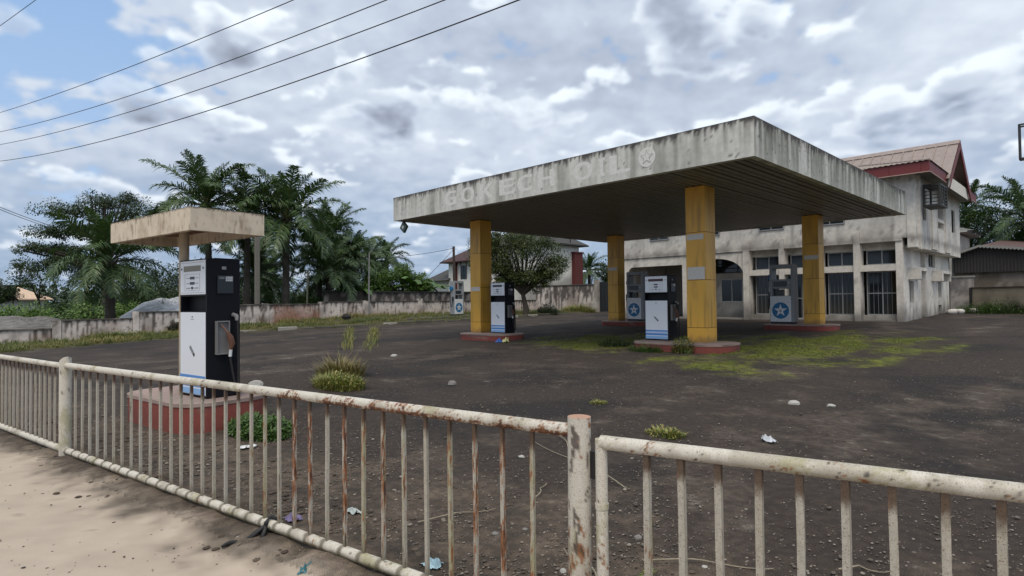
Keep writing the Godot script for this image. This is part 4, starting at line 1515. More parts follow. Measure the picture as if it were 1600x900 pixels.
func old_pump(label: String, at: Vector3, turn: float) -> Node3D:
	var o := thing("old_fuel_pump", label, "fuel pump", at, turn, "old grey fuel pumps with blue star discs")
	var w := 0.44
	var d := 0.22
	var b := MB.new()
	b.cbox(Vector3(-w, 0.06, -d), Vector3(w, 1.06, d), 0.012)
	obj("cabinet", b, M["grey_steel"], o)
	var bs := MB.new()
	bs.box(Vector3(-w + 0.02, 0.0, -d + 0.02), Vector3(w - 0.02, 0.06, d - 0.02))
	obj("base_frame", bs, M["rubber"], o)
	var dp := MB.new()
	dp.cbox(Vector3(-w + 0.02, 0.08, d), Vector3(w - 0.1, 1.04, d + 0.015), 0.006)
	var door := obj("door_panel", dp, M["panel_white"], o)
	var face := Transform3D(Basis(Vector3(1, 0, 0), Vector3(0, 0, 1), Vector3(0, 1, 0)), Vector3(-0.04, 0.50, d + 0.015))
	var circle := PackedVector2Array()
	for k in 32:
		circle.append(Vector2(cos(TAU * k / 32), sin(TAU * k / 32)) * 0.31)
	var cb := MB.new()
	cb.prism(circle, 0.0, 0.003, face)
	var disc := obj("star_sticker", cb, M["sticker_blue"], door)
	var sb := MB.new()
	var sp := PackedVector2Array()
	for p in star_poly(0.25, 0.095):
		sp.append(Vector2(p.x, -p.y))
	sb.prism(sp, 0.003, 0.005, face)
	obj("star", sb, M["panel_white"], disc)
	var tm := TextMesh.new()
	tm.text = "G"
	var font := SystemFont.new()
	font.font_names = PackedStringArray(["Droid Sans"])
	font.font_weight = 700
	tm.font = font
	tm.font_size = 48
	tm.pixel_size = 0.0028
	tm.depth = 0.004
	var bb := tm.get_aabb()
	var ctr := bb.position + bb.size * 0.5
	put("letter", tm, M["slate"], disc, Transform3D(Basis(), Vector3(-0.04 - ctr.x, 0.49 - ctr.y, d + 0.021)))
	for s in [-1, 1]:
		var pb := MB.new()
		pb.cbox(Vector3(s * (w - 0.05) - 0.05, 1.06, -d), Vector3(s * (w - 0.05) + 0.05, 2.24, d), 0.012)
		obj("frame_post", pb, M["grey_steel"], o)
	var hd := MB.new()
	hd.cbox(Vector3(-w + 0.1, 2.09, -d), Vector3(w - 0.1, 2.24, d + 0.01), 0.012)
	obj("header", hd, M["grey_steel"], o)
	var ds := MB.new()
	ds.cbox(Vector3(-w + 0.1, 1.32, -d + 0.02), Vector3(w - 0.1, 1.68, d - 0.02), 0.012)
	var box := obj("display_box", ds, M["grey_steel"], o)
	flat(box, "display_glass", "slate", -0.30, 0.20, 1.40, 1.60, d - 0.02, 0.006)
	flat(box, "key_lock", "panel_white", 0.25, 0.29, 1.52, 1.56, d - 0.02, 0.006)
	var rg := MB.new()
	rg.box(Vector3(-w + 0.1, 1.05, -0.06), Vector3(0.02, 1.30, 0.06))
	obj("meter", rg, M["slate"], o)
	var side := Transform3D(Basis(Vector3(0, 0, -1), Vector3(0, 1, 0), Vector3(1, 0, 0)), Vector3(-w, 0, 0))
	var ho := MB.new()
	var path: Array = []
	var rd: Array = []
	for k in 21:
		var t := k / 20.0
		path.append(Vector3(-w - 0.06 - 0.06 * sin(t * PI), lerpf(1.75, 0.95, t) - sin(t * PI) * 0.75, lerpf(-0.12, 0.12, t)))
		rd.append(0.02)
	ho.tube(path, rd, 7)
	obj("hose", ho, M["rubber"], o)
	var nb := MB.new()
	nb.cbox(Vector3(-w - 0.09, 0.92, 0.06), Vector3(-w, 1.22, 0.17), 0.02)
	obj("nozzle_holder", nb, M["slate"], o)
	var rl := MB.new()
	rl.tube([Vector3(-w, 1.75, -0.02), Vector3(-w - 0.09, 1.75, -0.02)], [0.14, 0.14], 18)
	obj("hose_reel", rl, M["sticker_blue"], o)
	return o


func make_pumps() -> void:
	var t := -PI / 2
	modern_pump("black and white pump right beside the left front yellow pillar", Vector3(15.10, SLOPE * 15.1 + 0.2, -15.62), t, "slate", true)
	modern_pump("black and white pump with red display, left of the right front yellow pillar", Vector3(15.10, SLOPE * 15.1 + 0.2, -9.10), t, "lcd_red", false)
	old_pump("old grey open framed pump with blue star disc beside the right rear pillar", Vector3(23.3, SLOPE * 23.3 + 0.2, -8.75), t)
	old_pump("old grey star disc pump half hidden behind the red display pump", Vector3(23.5, SLOPE * 23.5 + 0.2, -15.38), t)
	var p := old_pump("distant kerbside pump with blue star disc on the weedy verge", Vector3(25.2, gy(25.2, -30.4) + 0.04, -30.4), 0.0)
	p.rotation.y = 0.08


# ---------------------------------------------------------------- kiosk with its own small canopy
func make_kiosk() -> void:
	var turn := deg_to_rad(8.0)
	var rgt := Vector3(0.707, 0, 0.707)
	var fwd := Vector3(0.707, 0, -0.707)
	var pc := rgt * -4.21 + fwd * 8.3
	pc.y = 0.437
	var p := modern_pump("largest black and white pump standing under the small kiosk canopy", pc, -PI / 2 + turn, "lcd", true)
	p.rotation.z = 0.0
	p.rotate_object_local(Vector3(0, 0, 1), 0.0)
	p.scale = Vector3(1.0, 1.02, 0.95)
	var ic := rgt * -4.50 + fwd * 8.49
	ic.y = 0.06
	island("high cracked red island under the kiosk pump, behind the railing", ic, 0.62, 1.06, 0.37, turn)
	# canopy
	var c := rgt * -4.65 + fwd * 8.44
	var o := thing("kiosk_canopy", "small weathered cream concrete canopy on one post over the kiosk pump", "canopy", Vector3(c.x, 0.0, c.z), turn)
	var hx := 0.485
	var hz := 1.245
	var yb := 2.60
	var yt := 2.89
	var paint := func(q: Vector3, nn: Vector3) -> Color:
		var a := q.z + q.x * 1.3
		var k := lin(0.62, 0.54, 0.43)
		k = k.lerp(lin(0.34, 0.26, 0.18), 0.55 * ss(0.0, 0.6, N1.get_noise_2d(a * 110.0, q.y * 60.0)))
		k = k.lerp(lin(0.20, 0.14, 0.09), 0.6 * ss(0.25, 0.6, N2.get_noise_2d(a * 420.0, q.y * 120.0) + 0.35 * N1.get_noise_2d(a * 60.0, 2.0)))
		k = k.lerp(lin(0.08, 0.065, 0.05), 0.8 * streak(a, q.y, yt, 0.055))
		return k
	for k in 4:
		var mb := MB.new()
		mb.fn = paint
		var lo := Vector3(-hx, yb, -hz)
		var hi := Vector3(hx, yt, hz)
		if k == 0:
			hi.x = -hx + 0.07
		elif k == 1:
			lo.x = hx - 0.07
		elif k == 2:
			lo = Vector3(-hx + 0.07, yb, hz - 0.07)
			hi.x = hx - 0.07
		else:
			lo.x = -hx + 0.07
			hi = Vector3(hx - 0.07, yt, -hz + 0.07)
		mb.gbox(lo, hi, 0.015)
		obj("fascia", mb, M["painted"], o)
	var sl := MB.new()
	sl.fn = func(q: Vector3, nn: Vector3) -> Color: return lin(0.17, 0.085, 0.055) * (1.0 + 0.6 * N1.get_noise_2d(q.x * 60.0, q.z * 60.0))
	sl.gbox(Vector3(-hx + 0.07, yb + 0.16, -hz + 0.07), Vector3(hx - 0.07, yb + 0.22, hz - 0.07), 0.06)
	obj("slab", sl, M["painted"], o)
	var pb := MB.new()
	pb.fn = func(q: Vector3, nn: Vector3) -> Color: return lin(0.42, 0.35, 0.26) * (1.0 + 0.5 * N1.get_noise_2d(q.x * 90.0 + q.z * 90.0, q.y * 30.0))
	pb.tube([Vector3(0.0, 0.3, 0.0), Vector3(0.0, 1.2, 0.0), Vector3(0.0, yb + 0.17, 0.0)], [0.065, 0.065, 0.065], 20)
	obj("post", pb, M["painted"], o)


# ---------------------------------------------------------------- railing
func rust_fn(rusty: float, sd: float, stretch := 1.0) -> Callable:
	return func(p: Vector3, nn: Vector3) -> Color:
		var ys := p.y * stretch
		var a := N1.get_noise_3d(p.x * 130.0 + sd, ys * 130.0, p.z * 130.0)
		var b := N2.get_noise_3d(p.x * 1500.0, ys * 1500.0 + sd, p.z * 1500.0)
		var g := N2.get_noise_3d(p.x * 500.0 + 31.0, ys * 420.0 + sd, p.z * 500.0)
		var c := lin(0.58, 0.55, 0.485) * (1.0 if stretch > 0.5 else 0.72 if stretch < 0.2 else 0.95)
		c = c.lerp(lin(0.37, 0.34, 0.275), 0.8 * ss(-0.15, 0.4, N1.get_noise_3d(p.x * 90.0 + 9.0, ys * 60.0 + sd, p.z * 90.0) + 0.4 * g))
		c = c.lerp(lin(0.30, 0.285, 0.13), 0.55 * ss(0.15, 0.45, N1.get_noise_3d(p.x * 110.0 + 50.0, ys * 90.0 + sd, p.z * 110.0) + 0.3 * b))
		var under := ss(0.55, -0.45, nn.y) if absf(nn.y) > 0.01 else 0.0
		var r := a * 0.6 + b * 0.55 + g * 0.35 + rusty + under * (0.16 + 0.9 * maxf(rusty, 0.0))
		c = c.lerp(lin(0.27, 0.115, 0.05), ss(0.36, 0.50, r))
		c = c.lerp(lin(0.10, 0.042, 0.025), ss(0.52, 0.75, r))
		c = c.lerp(lin(0.05, 0.042, 0.035), 0.85 * ss(0.42, 0.52, g * 0.8 + 0.4 * b + 0.15 * a))
		return c


func pipe(p: Vector3, q: Vector3, r: float, fn: Callable, step := 0.02, sides := 18) -> MB:
	var mb := MB.new()
	mb.fn = fn
	var n := maxi(2, int(p.distance_to(q) / step))
	var path: Array = []
	var rd: Array = []
	for k in n + 1:
		path.append(p.lerp(q, float(k) / n))
		rd.append(r)
	mb.tube(path, rd, sides)
	return mb


var bars: Array = []


func make_bars() -> void:
	for k in 9:
		var mb := MB.new()
		var base := rust_fn([-0.04, 0.02, 0.10, 0.18, 0.26, 0.34, 0.0, 0.06, 0.22][k], k * 37.0, 0.16)
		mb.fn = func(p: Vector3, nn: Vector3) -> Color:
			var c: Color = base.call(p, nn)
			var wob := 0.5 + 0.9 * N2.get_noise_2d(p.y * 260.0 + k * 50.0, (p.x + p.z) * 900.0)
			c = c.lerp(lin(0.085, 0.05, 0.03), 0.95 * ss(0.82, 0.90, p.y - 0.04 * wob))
			c = c.lerp(lin(0.10, 0.085, 0.055), 0.8 * ss(0.16, 0.0, p.y + 0.05 * wob))
			return c * (1.0 + 0.22 * N2.get_noise_3d(p.x * 1800.0, p.y * 700.0, p.z * 1800.0))
		var w := 0.0165
		for f in 4:
			var a := PI * 0.5 * f
			var nn := Vector3(cos(a), 0, sin(a))
			var sd := Vector3(-sin(a), 0, cos(a))
			var s0 := mb.v.size()
			var rows := 110
			for q in rows + 1:
				var y := float(q) / rows
				var bend := Vector3(0.003 * N1.get_noise_2d(y * 30.0, k * 50.0), y, 0.003 * N1.get_noise_2d(y * 30.0, k * 50.0 + 900.0))
				for c in 4:
					var ww := w * (1.0 + 0.05 * N2.get_noise_2d(y * 1500.0, k * 10.0 + f * 70.0))
					mb.vert(bend + nn * ww + sd * lerpf(w, -w, c / 3.0), nn)
			for q in rows:
				for c in 3:
					var i := s0 + q * 4 + c
					mb.ix.append_array([i, i + 5, i + 1, i, i + 4, i + 5])
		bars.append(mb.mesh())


func bar(o: Node, at: Vector3, h: float, rusty: bool, thick := 0.61) -> void:
	var k: int = [3, 4, 5, 2, 8, 1][rng.randi() % 6] if rusty else [0, 1, 6, 7, 2, 6][rng.randi() % 6]
	var bs := Basis(Vector3.UP, deg_to_rad(9.0 + rng.randf_range(-8, 8) + 90.0 * (rng.randi() % 4))).scaled(Vector3(thick, h, thick))
	bs = Basis(Vector3(1, 0, 0), rng.randf_range(-0.006, 0.006)) * bs
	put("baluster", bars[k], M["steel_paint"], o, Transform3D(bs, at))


func make_fence() -> void:
	make_bars()
	var A := Vector3(1.18, 0, -8.24)
	var B := Vector3(2.20, 0, -1.77)
	var D := (B - A).normalized()
	var L := A.distance_to(B)
	# far left stretch
	var o := thing("metal_railing", "far left stretch of cream metal railing, beyond the left post", "railing")
	var a0 := A - D * 0.05
	var a1 := A - D * 6.2
	obj("top_rail", pipe(a1 + Vector3(0, 1.0, 0), a0 + Vector3(0, 1.01, 0), 0.031, rust_fn(-0.2, 3.0), 0.03), M["steel_paint"], o)
	obj("bottom_rail", pipe(a1 + Vector3(0, 0.08, 0), a0 + Vector3(0, 0.08, 0), 0.036, rust_fn(-0.25, 60.0), 0.03), M["steel_paint"], o)
	var s := 0.16
	while s < 6.1:
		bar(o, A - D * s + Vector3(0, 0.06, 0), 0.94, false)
		s += 0.165
	# main stretch
	var m := thing("metal_railing", "long rusting cream metal railing between the two round posts", "railing")
	var half := A.lerp(B, 0.60)
	obj("top_rail", pipe(A + Vector3(0, 1.02, 0), half + Vector3(0, 1.05, 0), 0.032, rust_fn(-0.10, 11.0), 0.014), M["steel_paint"], m)
	var rt := obj("top_rail", pipe(half + Vector3(0, 1.05, 0), B + Vector3(0, 1.07, 0), 0.032, rust_fn(0.20, 23.0), 0.008, 28), M["steel_paint"], m)
	tag(rt, "rustier half of the top rail")
	var rb := rust_fn(-0.1, 91.0)
	var joints := func(p: Vector3, nn: Vector3) -> Color:
		var c: Color = rb.call(p, nn)
		var q := (p - A).dot(D) - 0.30
		var per := 0.2 if q < 2.0 else 0.18
		var f := absf(fposmod(q + (0.0 if q < 2.0 else 0.16) + per * 0.5, per) - per * 0.5)
		c = c.lerp(lin(0.10, 0.085, 0.05), 0.8 * ss(0.030, 0.008, f + 0.01 * N2.get_noise_3d(p.x * 900.0, p.y * 900.0, p.z * 900.0)))  # dark line at each baluster: joint plus shade put into the rail colour
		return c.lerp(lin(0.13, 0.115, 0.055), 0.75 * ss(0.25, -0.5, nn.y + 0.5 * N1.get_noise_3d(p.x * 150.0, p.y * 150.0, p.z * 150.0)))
	obj("bottom_rail", pipe(A + Vector3(0, 0.08, 0), B + Vector3(0, 0.115, 0), 0.036, joints, 0.010, 20), M["steel_paint"], m)
	s = 0.30
	var n := 0
	while s < L - 0.12:
		var q := A + D * s
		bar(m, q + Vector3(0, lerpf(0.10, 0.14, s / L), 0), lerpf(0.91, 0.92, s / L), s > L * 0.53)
		s += 0.2 if s < 2.4 else 0.18
		n += 1
	# posts
	var pl := MB.new()
	pl.fn = rust_fn(-0.22, 140.0)
	var path: Array = []
	var rd: Array = []
	for k in 41:
		path.append(A + Vector3(0, -0.2 + 1.27 * k / 40.0, 0))
		rd.append(0.058)
	pl.tube(path, rd, 22)
	for k in pl.v.size():
		if pl.v[k].y > 1.0:
			pl.v[k].y += 0.05 * (pl.v[k] - A).dot(D) / 0.058
	tag(obj("post", pl, M["steel_paint"], m), "cream round post at the left end")
	var pr := MB.new()
	var rf := rust_fn(0.10, 222.0, 0.35)
	pr.fn = func(p: Vector3, nn: Vector3) -> Color:
		var c: Color = rf.call(p, nn)
		var sc := N1.get_noise_3d(p.x * 420.0 + 31.0, p.y * 110.0, p.z * 420.0)
		c = c.lerp(lin(0.07, 0.055, 0.045), 0.9 * ss(0.28, 0.36, sc + 0.3 * N2.get_noise_3d(p.x * 1200.0, p.y * 700.0, p.z * 1200.0)))
		if nn.y > 0.9:
			c = c.lerp(lin(0.42, 0.20, 0.11), 0.8)
		return c
	path = []
	rd = []
	for k in 101:
		path.append(B + Vector3(-0.006 * k / 100.0, -0.2 + 1.34 * k / 100.0, 0.018 * k / 100.0 - 0.012))
		rd.append(0.054)
	pr.tube(path, rd, 30)
	tag(obj("post", pr, M["steel_paint"], m), "rusty round post with flat cap at the right end")
	# tied black cloth strip
	var G := Vector3(2.215, 0, -1.655)
	var E := G + Vector3(sin(deg_to_rad(14.0)), 0, cos(deg_to_rad(14.0))) * 3.2
	var GD := (E - G).normalized()
	var g := thing("railing_gate", "nearest cream railing leaf at the right, thick speckled top rail", "railing")
	obj("top_rail", pipe(G + Vector3(0, 1.035, 0), E + Vector3(0, 1.035, 0), 0.0325, rust_fn(-0.06, 41.0), 0.009, 26), M["steel_paint"], g)
	obj("bottom_rail", pipe(G + Vector3(0, 0.115, 0), E + Vector3(0, 0.115, 0), 0.034, rust_fn(-0.1, 47.0), 0.02), M["steel_paint"], g)
	obj("end_post", pipe(G + Vector3(0, -0.02, 0), G + Vector3(0, 1.05, 0), 0.0275, rust_fn(0.08, 71.0), 0.012, 22), M["steel_paint"], g)
	var cl := MB.new()
	cl.fn = rust_fn(0.3, 5.0)
	cl.tube([G + Vector3(0, 0.735, 0), G + Vector3(0, 0.76, 0)], [0.031, 0.031], 18)
	obj("weld_collar", cl, M["steel_paint"], g)
	s = 0.215
	while s < 3.1:
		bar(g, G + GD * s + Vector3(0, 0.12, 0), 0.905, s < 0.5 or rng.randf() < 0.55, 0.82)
		s += 0.151
	var hb := MB.new()
	hb.box(B + D * 0.055 + Vector3(0.0, 0.86, 0.0), B + D * 0.075 + Vector3(0.02, 0.985, 0.02))  # added black strip standing in for the dark gap between post and leaf
	obj("dark_gap_strip", hb, M["rubber"], g)
	var t := thing("cloth_strip", "black rag knotted round the bottom rail and trailing on the path", "rag", Vector3.ZERO)
	var at := A + D * 4.02 + Vector3(0, 0.11, 0)
	var cb := MB.new()
	var pts: Array = []
	var rr: Array = []
	for k in 17:
		var a := TAU * k / 16
		pts.append(at + Vector3(-cos(a) * 0.045, sin(a) * 0.045, 0.01 * sin(a * 3.0)))
		rr.append(0.012 + 0.004 * sin(k * 1.7))
	cb.tube(pts, rr, 7)
	obj("knot", cb, M["rubber"], t)
	for e in [[-0.16, -0.16, 0.05], [-0.28, -0.06, 0.16], [-0.12, 0.10, 0.1]]:
		var eb := MB.new()
		var ep: Array = []
		var er: Array = []
		for k in 10:
			var u := k / 9.0
			ep.append(at + Vector3(e[0] * u - 0.04, -0.085 * minf(1.0, u * 2.0) + 0.01 * sin(u * 9.0), e[1] * u + 0.02 * sin(u * 7.0)))
			er.append(0.006 + 0.012 * sin(u * PI) + 0.004)
		eb.tube(ep, er, 6)
		obj("loose_end", eb, M["rubber"], t)


# ---------------------------------------------------------------- plants
func blade(mb: MB, base: Vector3, dir: Vector3, up: float, len_: float, w: float, c: Color) -> void:
	var side := dir.cross(Vector3.UP).normalized() * w
	var p1 := base + Vector3.UP * len_ * up * 0.6 + dir * len_ * 0.22
	var p2 := base + Vector3.UP * len_ * up * 0.9 + dir * len_ * 0.62
	mb.col = c
	mb.quad(base - side, base + side, p1 + side * 0.8, p1 - side * 0.8)
	mb.tri(p1 - side * 0.8, p1 + side * 0.8, p2)


func leaf(mb: MB, at: Vector3, dir: Vector3, len_: float, w: float, c: Color) -> void:
	var side := dir.cross(Vector3(0.3, 1, 0.2)).normalized() * w
	var fold := side.cross(dir).normalized() * w * 0.35
	var mid := at + dir * len_ * 0.5
	mb.col = c
	mb.tri(at, mid + side - fold, at + dir * len_)
	mb.tri(at, at + dir * len_, mid - side - fold)


func rand_dir() -> Vector3:
	var y := rng.randf_range(-1, 1)
	var a := rng.randf() * TAU
	var s := sqrt(1.0 - y * y)
	return Vector3(cos(a) * s, y, sin(a) * s)


func clump(called: String, label: String, cat: String, at: Vector3, rx: float, rz: float, h: float, blades: int, leaves: int, cols: Array, group := "") -> void:
	var o := thing(called, label, cat, at, 0.0, group)
	var mb := MB.new()
	for k in blades:
		var a := rng.randf() * TAU
		var r := sqrt(rng.randf())
		var x := cos(a) * r * rx
		var z := sin(a) * r * rz
		var y := gy(at.x + x, at.z + z) - at.y
		blade(mb, Vector3(x, y - 0.01, z), Vector3(cos(a + rng.randf_range(-1, 1)), 0, sin(a + rng.randf_range(-1, 1))), rng.randf_range(0.6, 1.1), h * rng.randf_range(0.45, 1.1) * (1.1 - 0.5 * r), 0.004 + 0.003 * rng.randf() + h * 0.006, (cols[rng.randi() % cols.size()] as Color) * rng.randf_range(0.7, 1.25))
	if blades:
		obj("grass_blades", mb, M["leaf"], o)
	var lb := MB.new()
	for k in leaves:
		var a := rng.randf() * TAU
		var r := sqrt(rng.randf())
		var x := cos(a) * r * rx
		var z := sin(a) * r * rz
		var y := gy(at.x + x, at.z + z) - at.y + h * rng.randf() * (1.0 - 0.6 * r * r) * (0.75 + 0.5 * N1.get_noise_2d(x * 60.0 + at.x * 9.0, z * 60.0))
		var d := (rand_dir() + Vector3(cos(a), 0.4, sin(a)) * 0.5).normalized()
		var c: Color = cols[rng.randi() % cols.size()]
		leaf(lb, Vector3(x, y, z), d, rng.randf_range(0.03, 0.065) * (0.6 + h), rng.randf_range(0.012, 0.022) * (0.6 + h), c * rng.randf_range(0.6, 1.3))
	if leaves:
		obj("leaves", lb, M["leaf"], o)


func make_frond(elev: float, L: float, droop: float, sd: int) -> ArrayMesh:
	var r := RandomNumberGenerator.new()
	r.seed = sd
	var mb := MB.new()
	var p := Vector3.ZERO
	var a := elev
	var pts: Array = []
	var rd: Array = []
	var n := 22
	for k in n + 1:
		pts.append(p)
		rd.append(lerpf(0.05, 0.008, float(k) / n))
		p += Vector3(cos(a), sin(a), 0) * L / n
		a -= droop / n * (0.4 + 1.2 * k / n)
	mb.col = lin(0.085, 0.095, 0.03)
	mb.tube(pts, rd, 4, false)
	var m := 60
	for k in m:
		var t := lerpf(0.14, 0.995, float(k) / (m - 1))
		var i := mini(int(t * n), n - 1)
		var q: Vector3 = (pts[i] as Vector3).lerp(pts[i + 1], t * n - i)
		var f: Vector3 = (pts[i + 1] - pts[i]).normalized()
		var up := Vector3(0, 0, 1).cross(f)
		for s in [-1.0, 1.0]:
			var ll := L * 0.235 * pow(sin(clampf(t * 0.93 + 0.05, 0.0, 1.0) * PI), 0.6) * r.randf_range(0.75, 1.1)
			var lift := r.randf_range(-0.15, 0.55)
			var d: Vector3 = (Vector3(0, 0, s) * 0.75 + f * r.randf_range(0.45, 0.8) + up * lift).normalized()
			var w := 0.034 * r.randf_range(0.8, 1.25)
			var mid: Vector3 = q + d * ll * 0.5
			var tip: Vector3 = q + d * ll - Vector3.UP * ll * r.randf_range(0.18, 0.5)
			var sv := d.cross(up).normalized() * w
			var c := lin(0.038, 0.080, 0.028).lerp(lin(0.12, 0.175, 0.055), r.randf() * r.randf())
			mb.col = c
			mb.quad(q - sv * 0.6, q + sv * 0.6, mid + sv, mid - sv)
			mb.tri(mid - sv, mid + sv, tip)
	return mb.mesh()


func palm(label: String, base: Vector3, h: float, lean: Vector3, L: float, count: int, r0 := 0.2, called := "oil_palm", group := "oil palms beyond the boundary wall") -> void:
	var o := thing(called, label, "palm tree", base, rng.randf() * TAU, group)
	lean = lean.rotated(Vector3.UP, -o.rotation.y)
	var mb := MB.new()
	mb.fn = func(p: Vector3, nn: Vector3) -> Color: return lin(0.075, 0.066, 0.055) * (1.0 + 0.8 * N1.get_noise_3d(p.x * 90.0 + base.x * 7.0, p.y * 60.0, p.z * 90.0))
	var path: Array = []
	var rd: Array = []
	var n := int(h * 5.0) + 4
	for k in n + 1:
		var t := float(k) / n
		path.append(Vector3(0, -0.3 + (h + 0.3) * t, 0) + lean * t * t)
		rd.append(r0 * (1.15 - 0.3 * t) * (1.0 + 0.13 * (k % 2)) + (0.12 * ss(0.86, 1.0, t)))
	mb.tube(path, rd, 9)
	obj("trunk", mb, M["bark"], o)
	# stubs of old leaf bases below the crown
	var top := Vector3(0, h, 0) + lean
	var cr := MB.new()
	cr.col = lin(0.05, 0.042, 0.03)
	for k in 22:
		var a := TAU * k * 0.382
		var y := -1.0 + k * 0.045
		var d := Vector3(cos(a), 0.9, sin(a)).normalized()
		var q := top + Vector3(cos(a) * r0 * 0.9, y, sin(a) * r0 * 0.9)
		cr.tube([q, q + d * 0.32], [0.055, 0.02], 4)
	obj("leaf_bases", cr, M["bark"], o)
	for k in count:
		var t := float(k) / (count - 1)
		# from upright spears in the middle to hanging old leaves
		var cls := clampi(int(t * 5.0), 0, 4)
		var v := rng.randi() % 2
		var a := TAU * k * 0.382 + rng.randf_range(-0.25, 0.25)
		var s := L / 4.0 * rng.randf_range(0.85, 1.12) * (1.0 if cls > 0 else 0.8)
		var bs := Basis(Vector3.UP, a) * Basis(Vector3(1, 0, 0), rng.randf_range(-0.35, 0.35))
		put("frond", fronds[cls * 2 + v], M["leaf"], o, Transform3D(bs.scaled(Vector3.ONE * s), top + Vector3(0, 0.15 - 0.4 * t, 0)))


# crown: list of [centre, radii]
func tree(called: String, label: String, base: Vector3, trunk_h: float, r0: float, crown: Array, sub: int, leaves: int, size: float, cols: Array, cat := "tree", group := "", spread := 0.30) -> Node3D:
	var o := thing(called, label, cat, base, 0.0, group)
	var bark := func(p: Vector3, nn: Vector3) -> Color: return lin(0.085, 0.072, 0.058) * (1.0 + 0.6 * N1.get_noise_3d(p.x * 80.0, p.y * 30.0, p.z * 80.0))
	var mb := MB.new()
	mb.fn = bark
	var tp: Array = []
	var tr: Array = []
	for k in 9:
		var t := k / 8.0
		tp.append(Vector3(0.12 * sin(t * 3.0) * r0 * 6.0, -0.2 + (trunk_h + 0.2) * t, 0.1 * sin(t * 4.0 + 1.0) * r0 * 6.0))
		tr.append(r0 * (1.2 - 0.55 * t))
	mb.tube(tp, tr, 9)
	obj("trunk", mb, M["bark"], o)
	var fork: Vector3 = tp[8]
	var lm := MB.new()
	lm.fn = bark
	var lb := MB.new()
	var per: int = leaves / sub
	for k in sub:
		var cr: Array = crown[k % crown.size()]
		var cc: Vector3 = cr[0]
		var rr: Vector3 = cr[1]
		var d := rand_dir()
		var c := cc + d * rr * pow(rng.randf(), 0.45) * 0.86
		var mid := fork.lerp(c, 0.5) + Vector3(0, 0.12 * (c - fork).length() * rng.randf(), 0)
		if k % 4 == 0:
			lm.tube([fork - Vector3(0, trunk_h * 0.1 * rng.randf(), 0), mid, c], [r0 * 0.42, r0 * 0.24, r0 * 0.06], 5, false)
		var sr := (rr.x + rr.y + rr.z) / 3.0 * spread * rng.randf_range(0.7, 1.35)
		for q in per:
			var e := rand_dir()
			var p := c + e * sr * pow(rng.randf(), 0.4) * Vector3(1.15, 0.75, 1.15)
			var ld := (e + rand_dir() * 0.9 + Vector3(0, -0.25, 0)).normalized()
			var col: Color = cols[rng.randi() % cols.size()]
			leaf(lb, p, ld, size * rng.randf_range(0.7, 1.3), size * 0.3 * rng.randf_range(0.7, 1.2), col * rng.randf_range(0.7, 1.3))
	obj("limbs", lm, M["bark"], o)
	obj("crown", lb, M["leaf"], o)
	return o


func banana(label: String, at: Vector3, h: float, n: int) -> void:
	var o := thing("banana_plant", label, "banana plant", at, rng.randf() * TAU, "banana plants behind the wall")
	var mb := MB.new()
	mb.col = lin(0.10, 0.12, 0.04)
	mb.tube([Vector3(0, -0.2, 0), Vector3(0, h * 0.55, 0)], [0.14, 0.09], 8)
	obj("stem", mb, M["bark"], o)
	for k in n:
		var lb := MB.new()
		var L := h * rng.randf_range(0.55, 0.8)
		var a := rng.randf_range(0.75, 1.35)
		var p := Vector3(0, h * 0.52, 0)
		var c := lin(0.07, 0.14, 0.025) * rng.randf_range(0.7, 1.4)
		var prev := p
		var pw := 0.04
		for q in 10:
			var nx := prev + Vector3(cos(a), sin(a), 0) * L / 10
			a -= 0.19
			var w := 0.04 + 0.27 * pow(sin(clampf((q + 1.5) / 11.5, 0, 1) * PI), 0.7)
			var dz := Vector3(0, -0.35, 1).normalized()
			var dn := Vector3(0, -0.35, -1).normalized()
			lb.col = c * (0.9 + 0.2 * (q % 2))
			if rng.randf() < 0.9:
				lb.quad(prev, prev + dz * pw, nx + dz * w, nx)
			if rng.randf() < 0.9:
				lb.quad(prev + dn * pw, prev, nx, nx + dn * w)
			prev = nx
			pw = w
		put("leaf_blade", lb.mesh(), M["leaf"], o, Transform3D(Basis(Vector3.UP, TAU * k / n + rng.randf_range(-0.3, 0.3)), Vector3.ZERO))


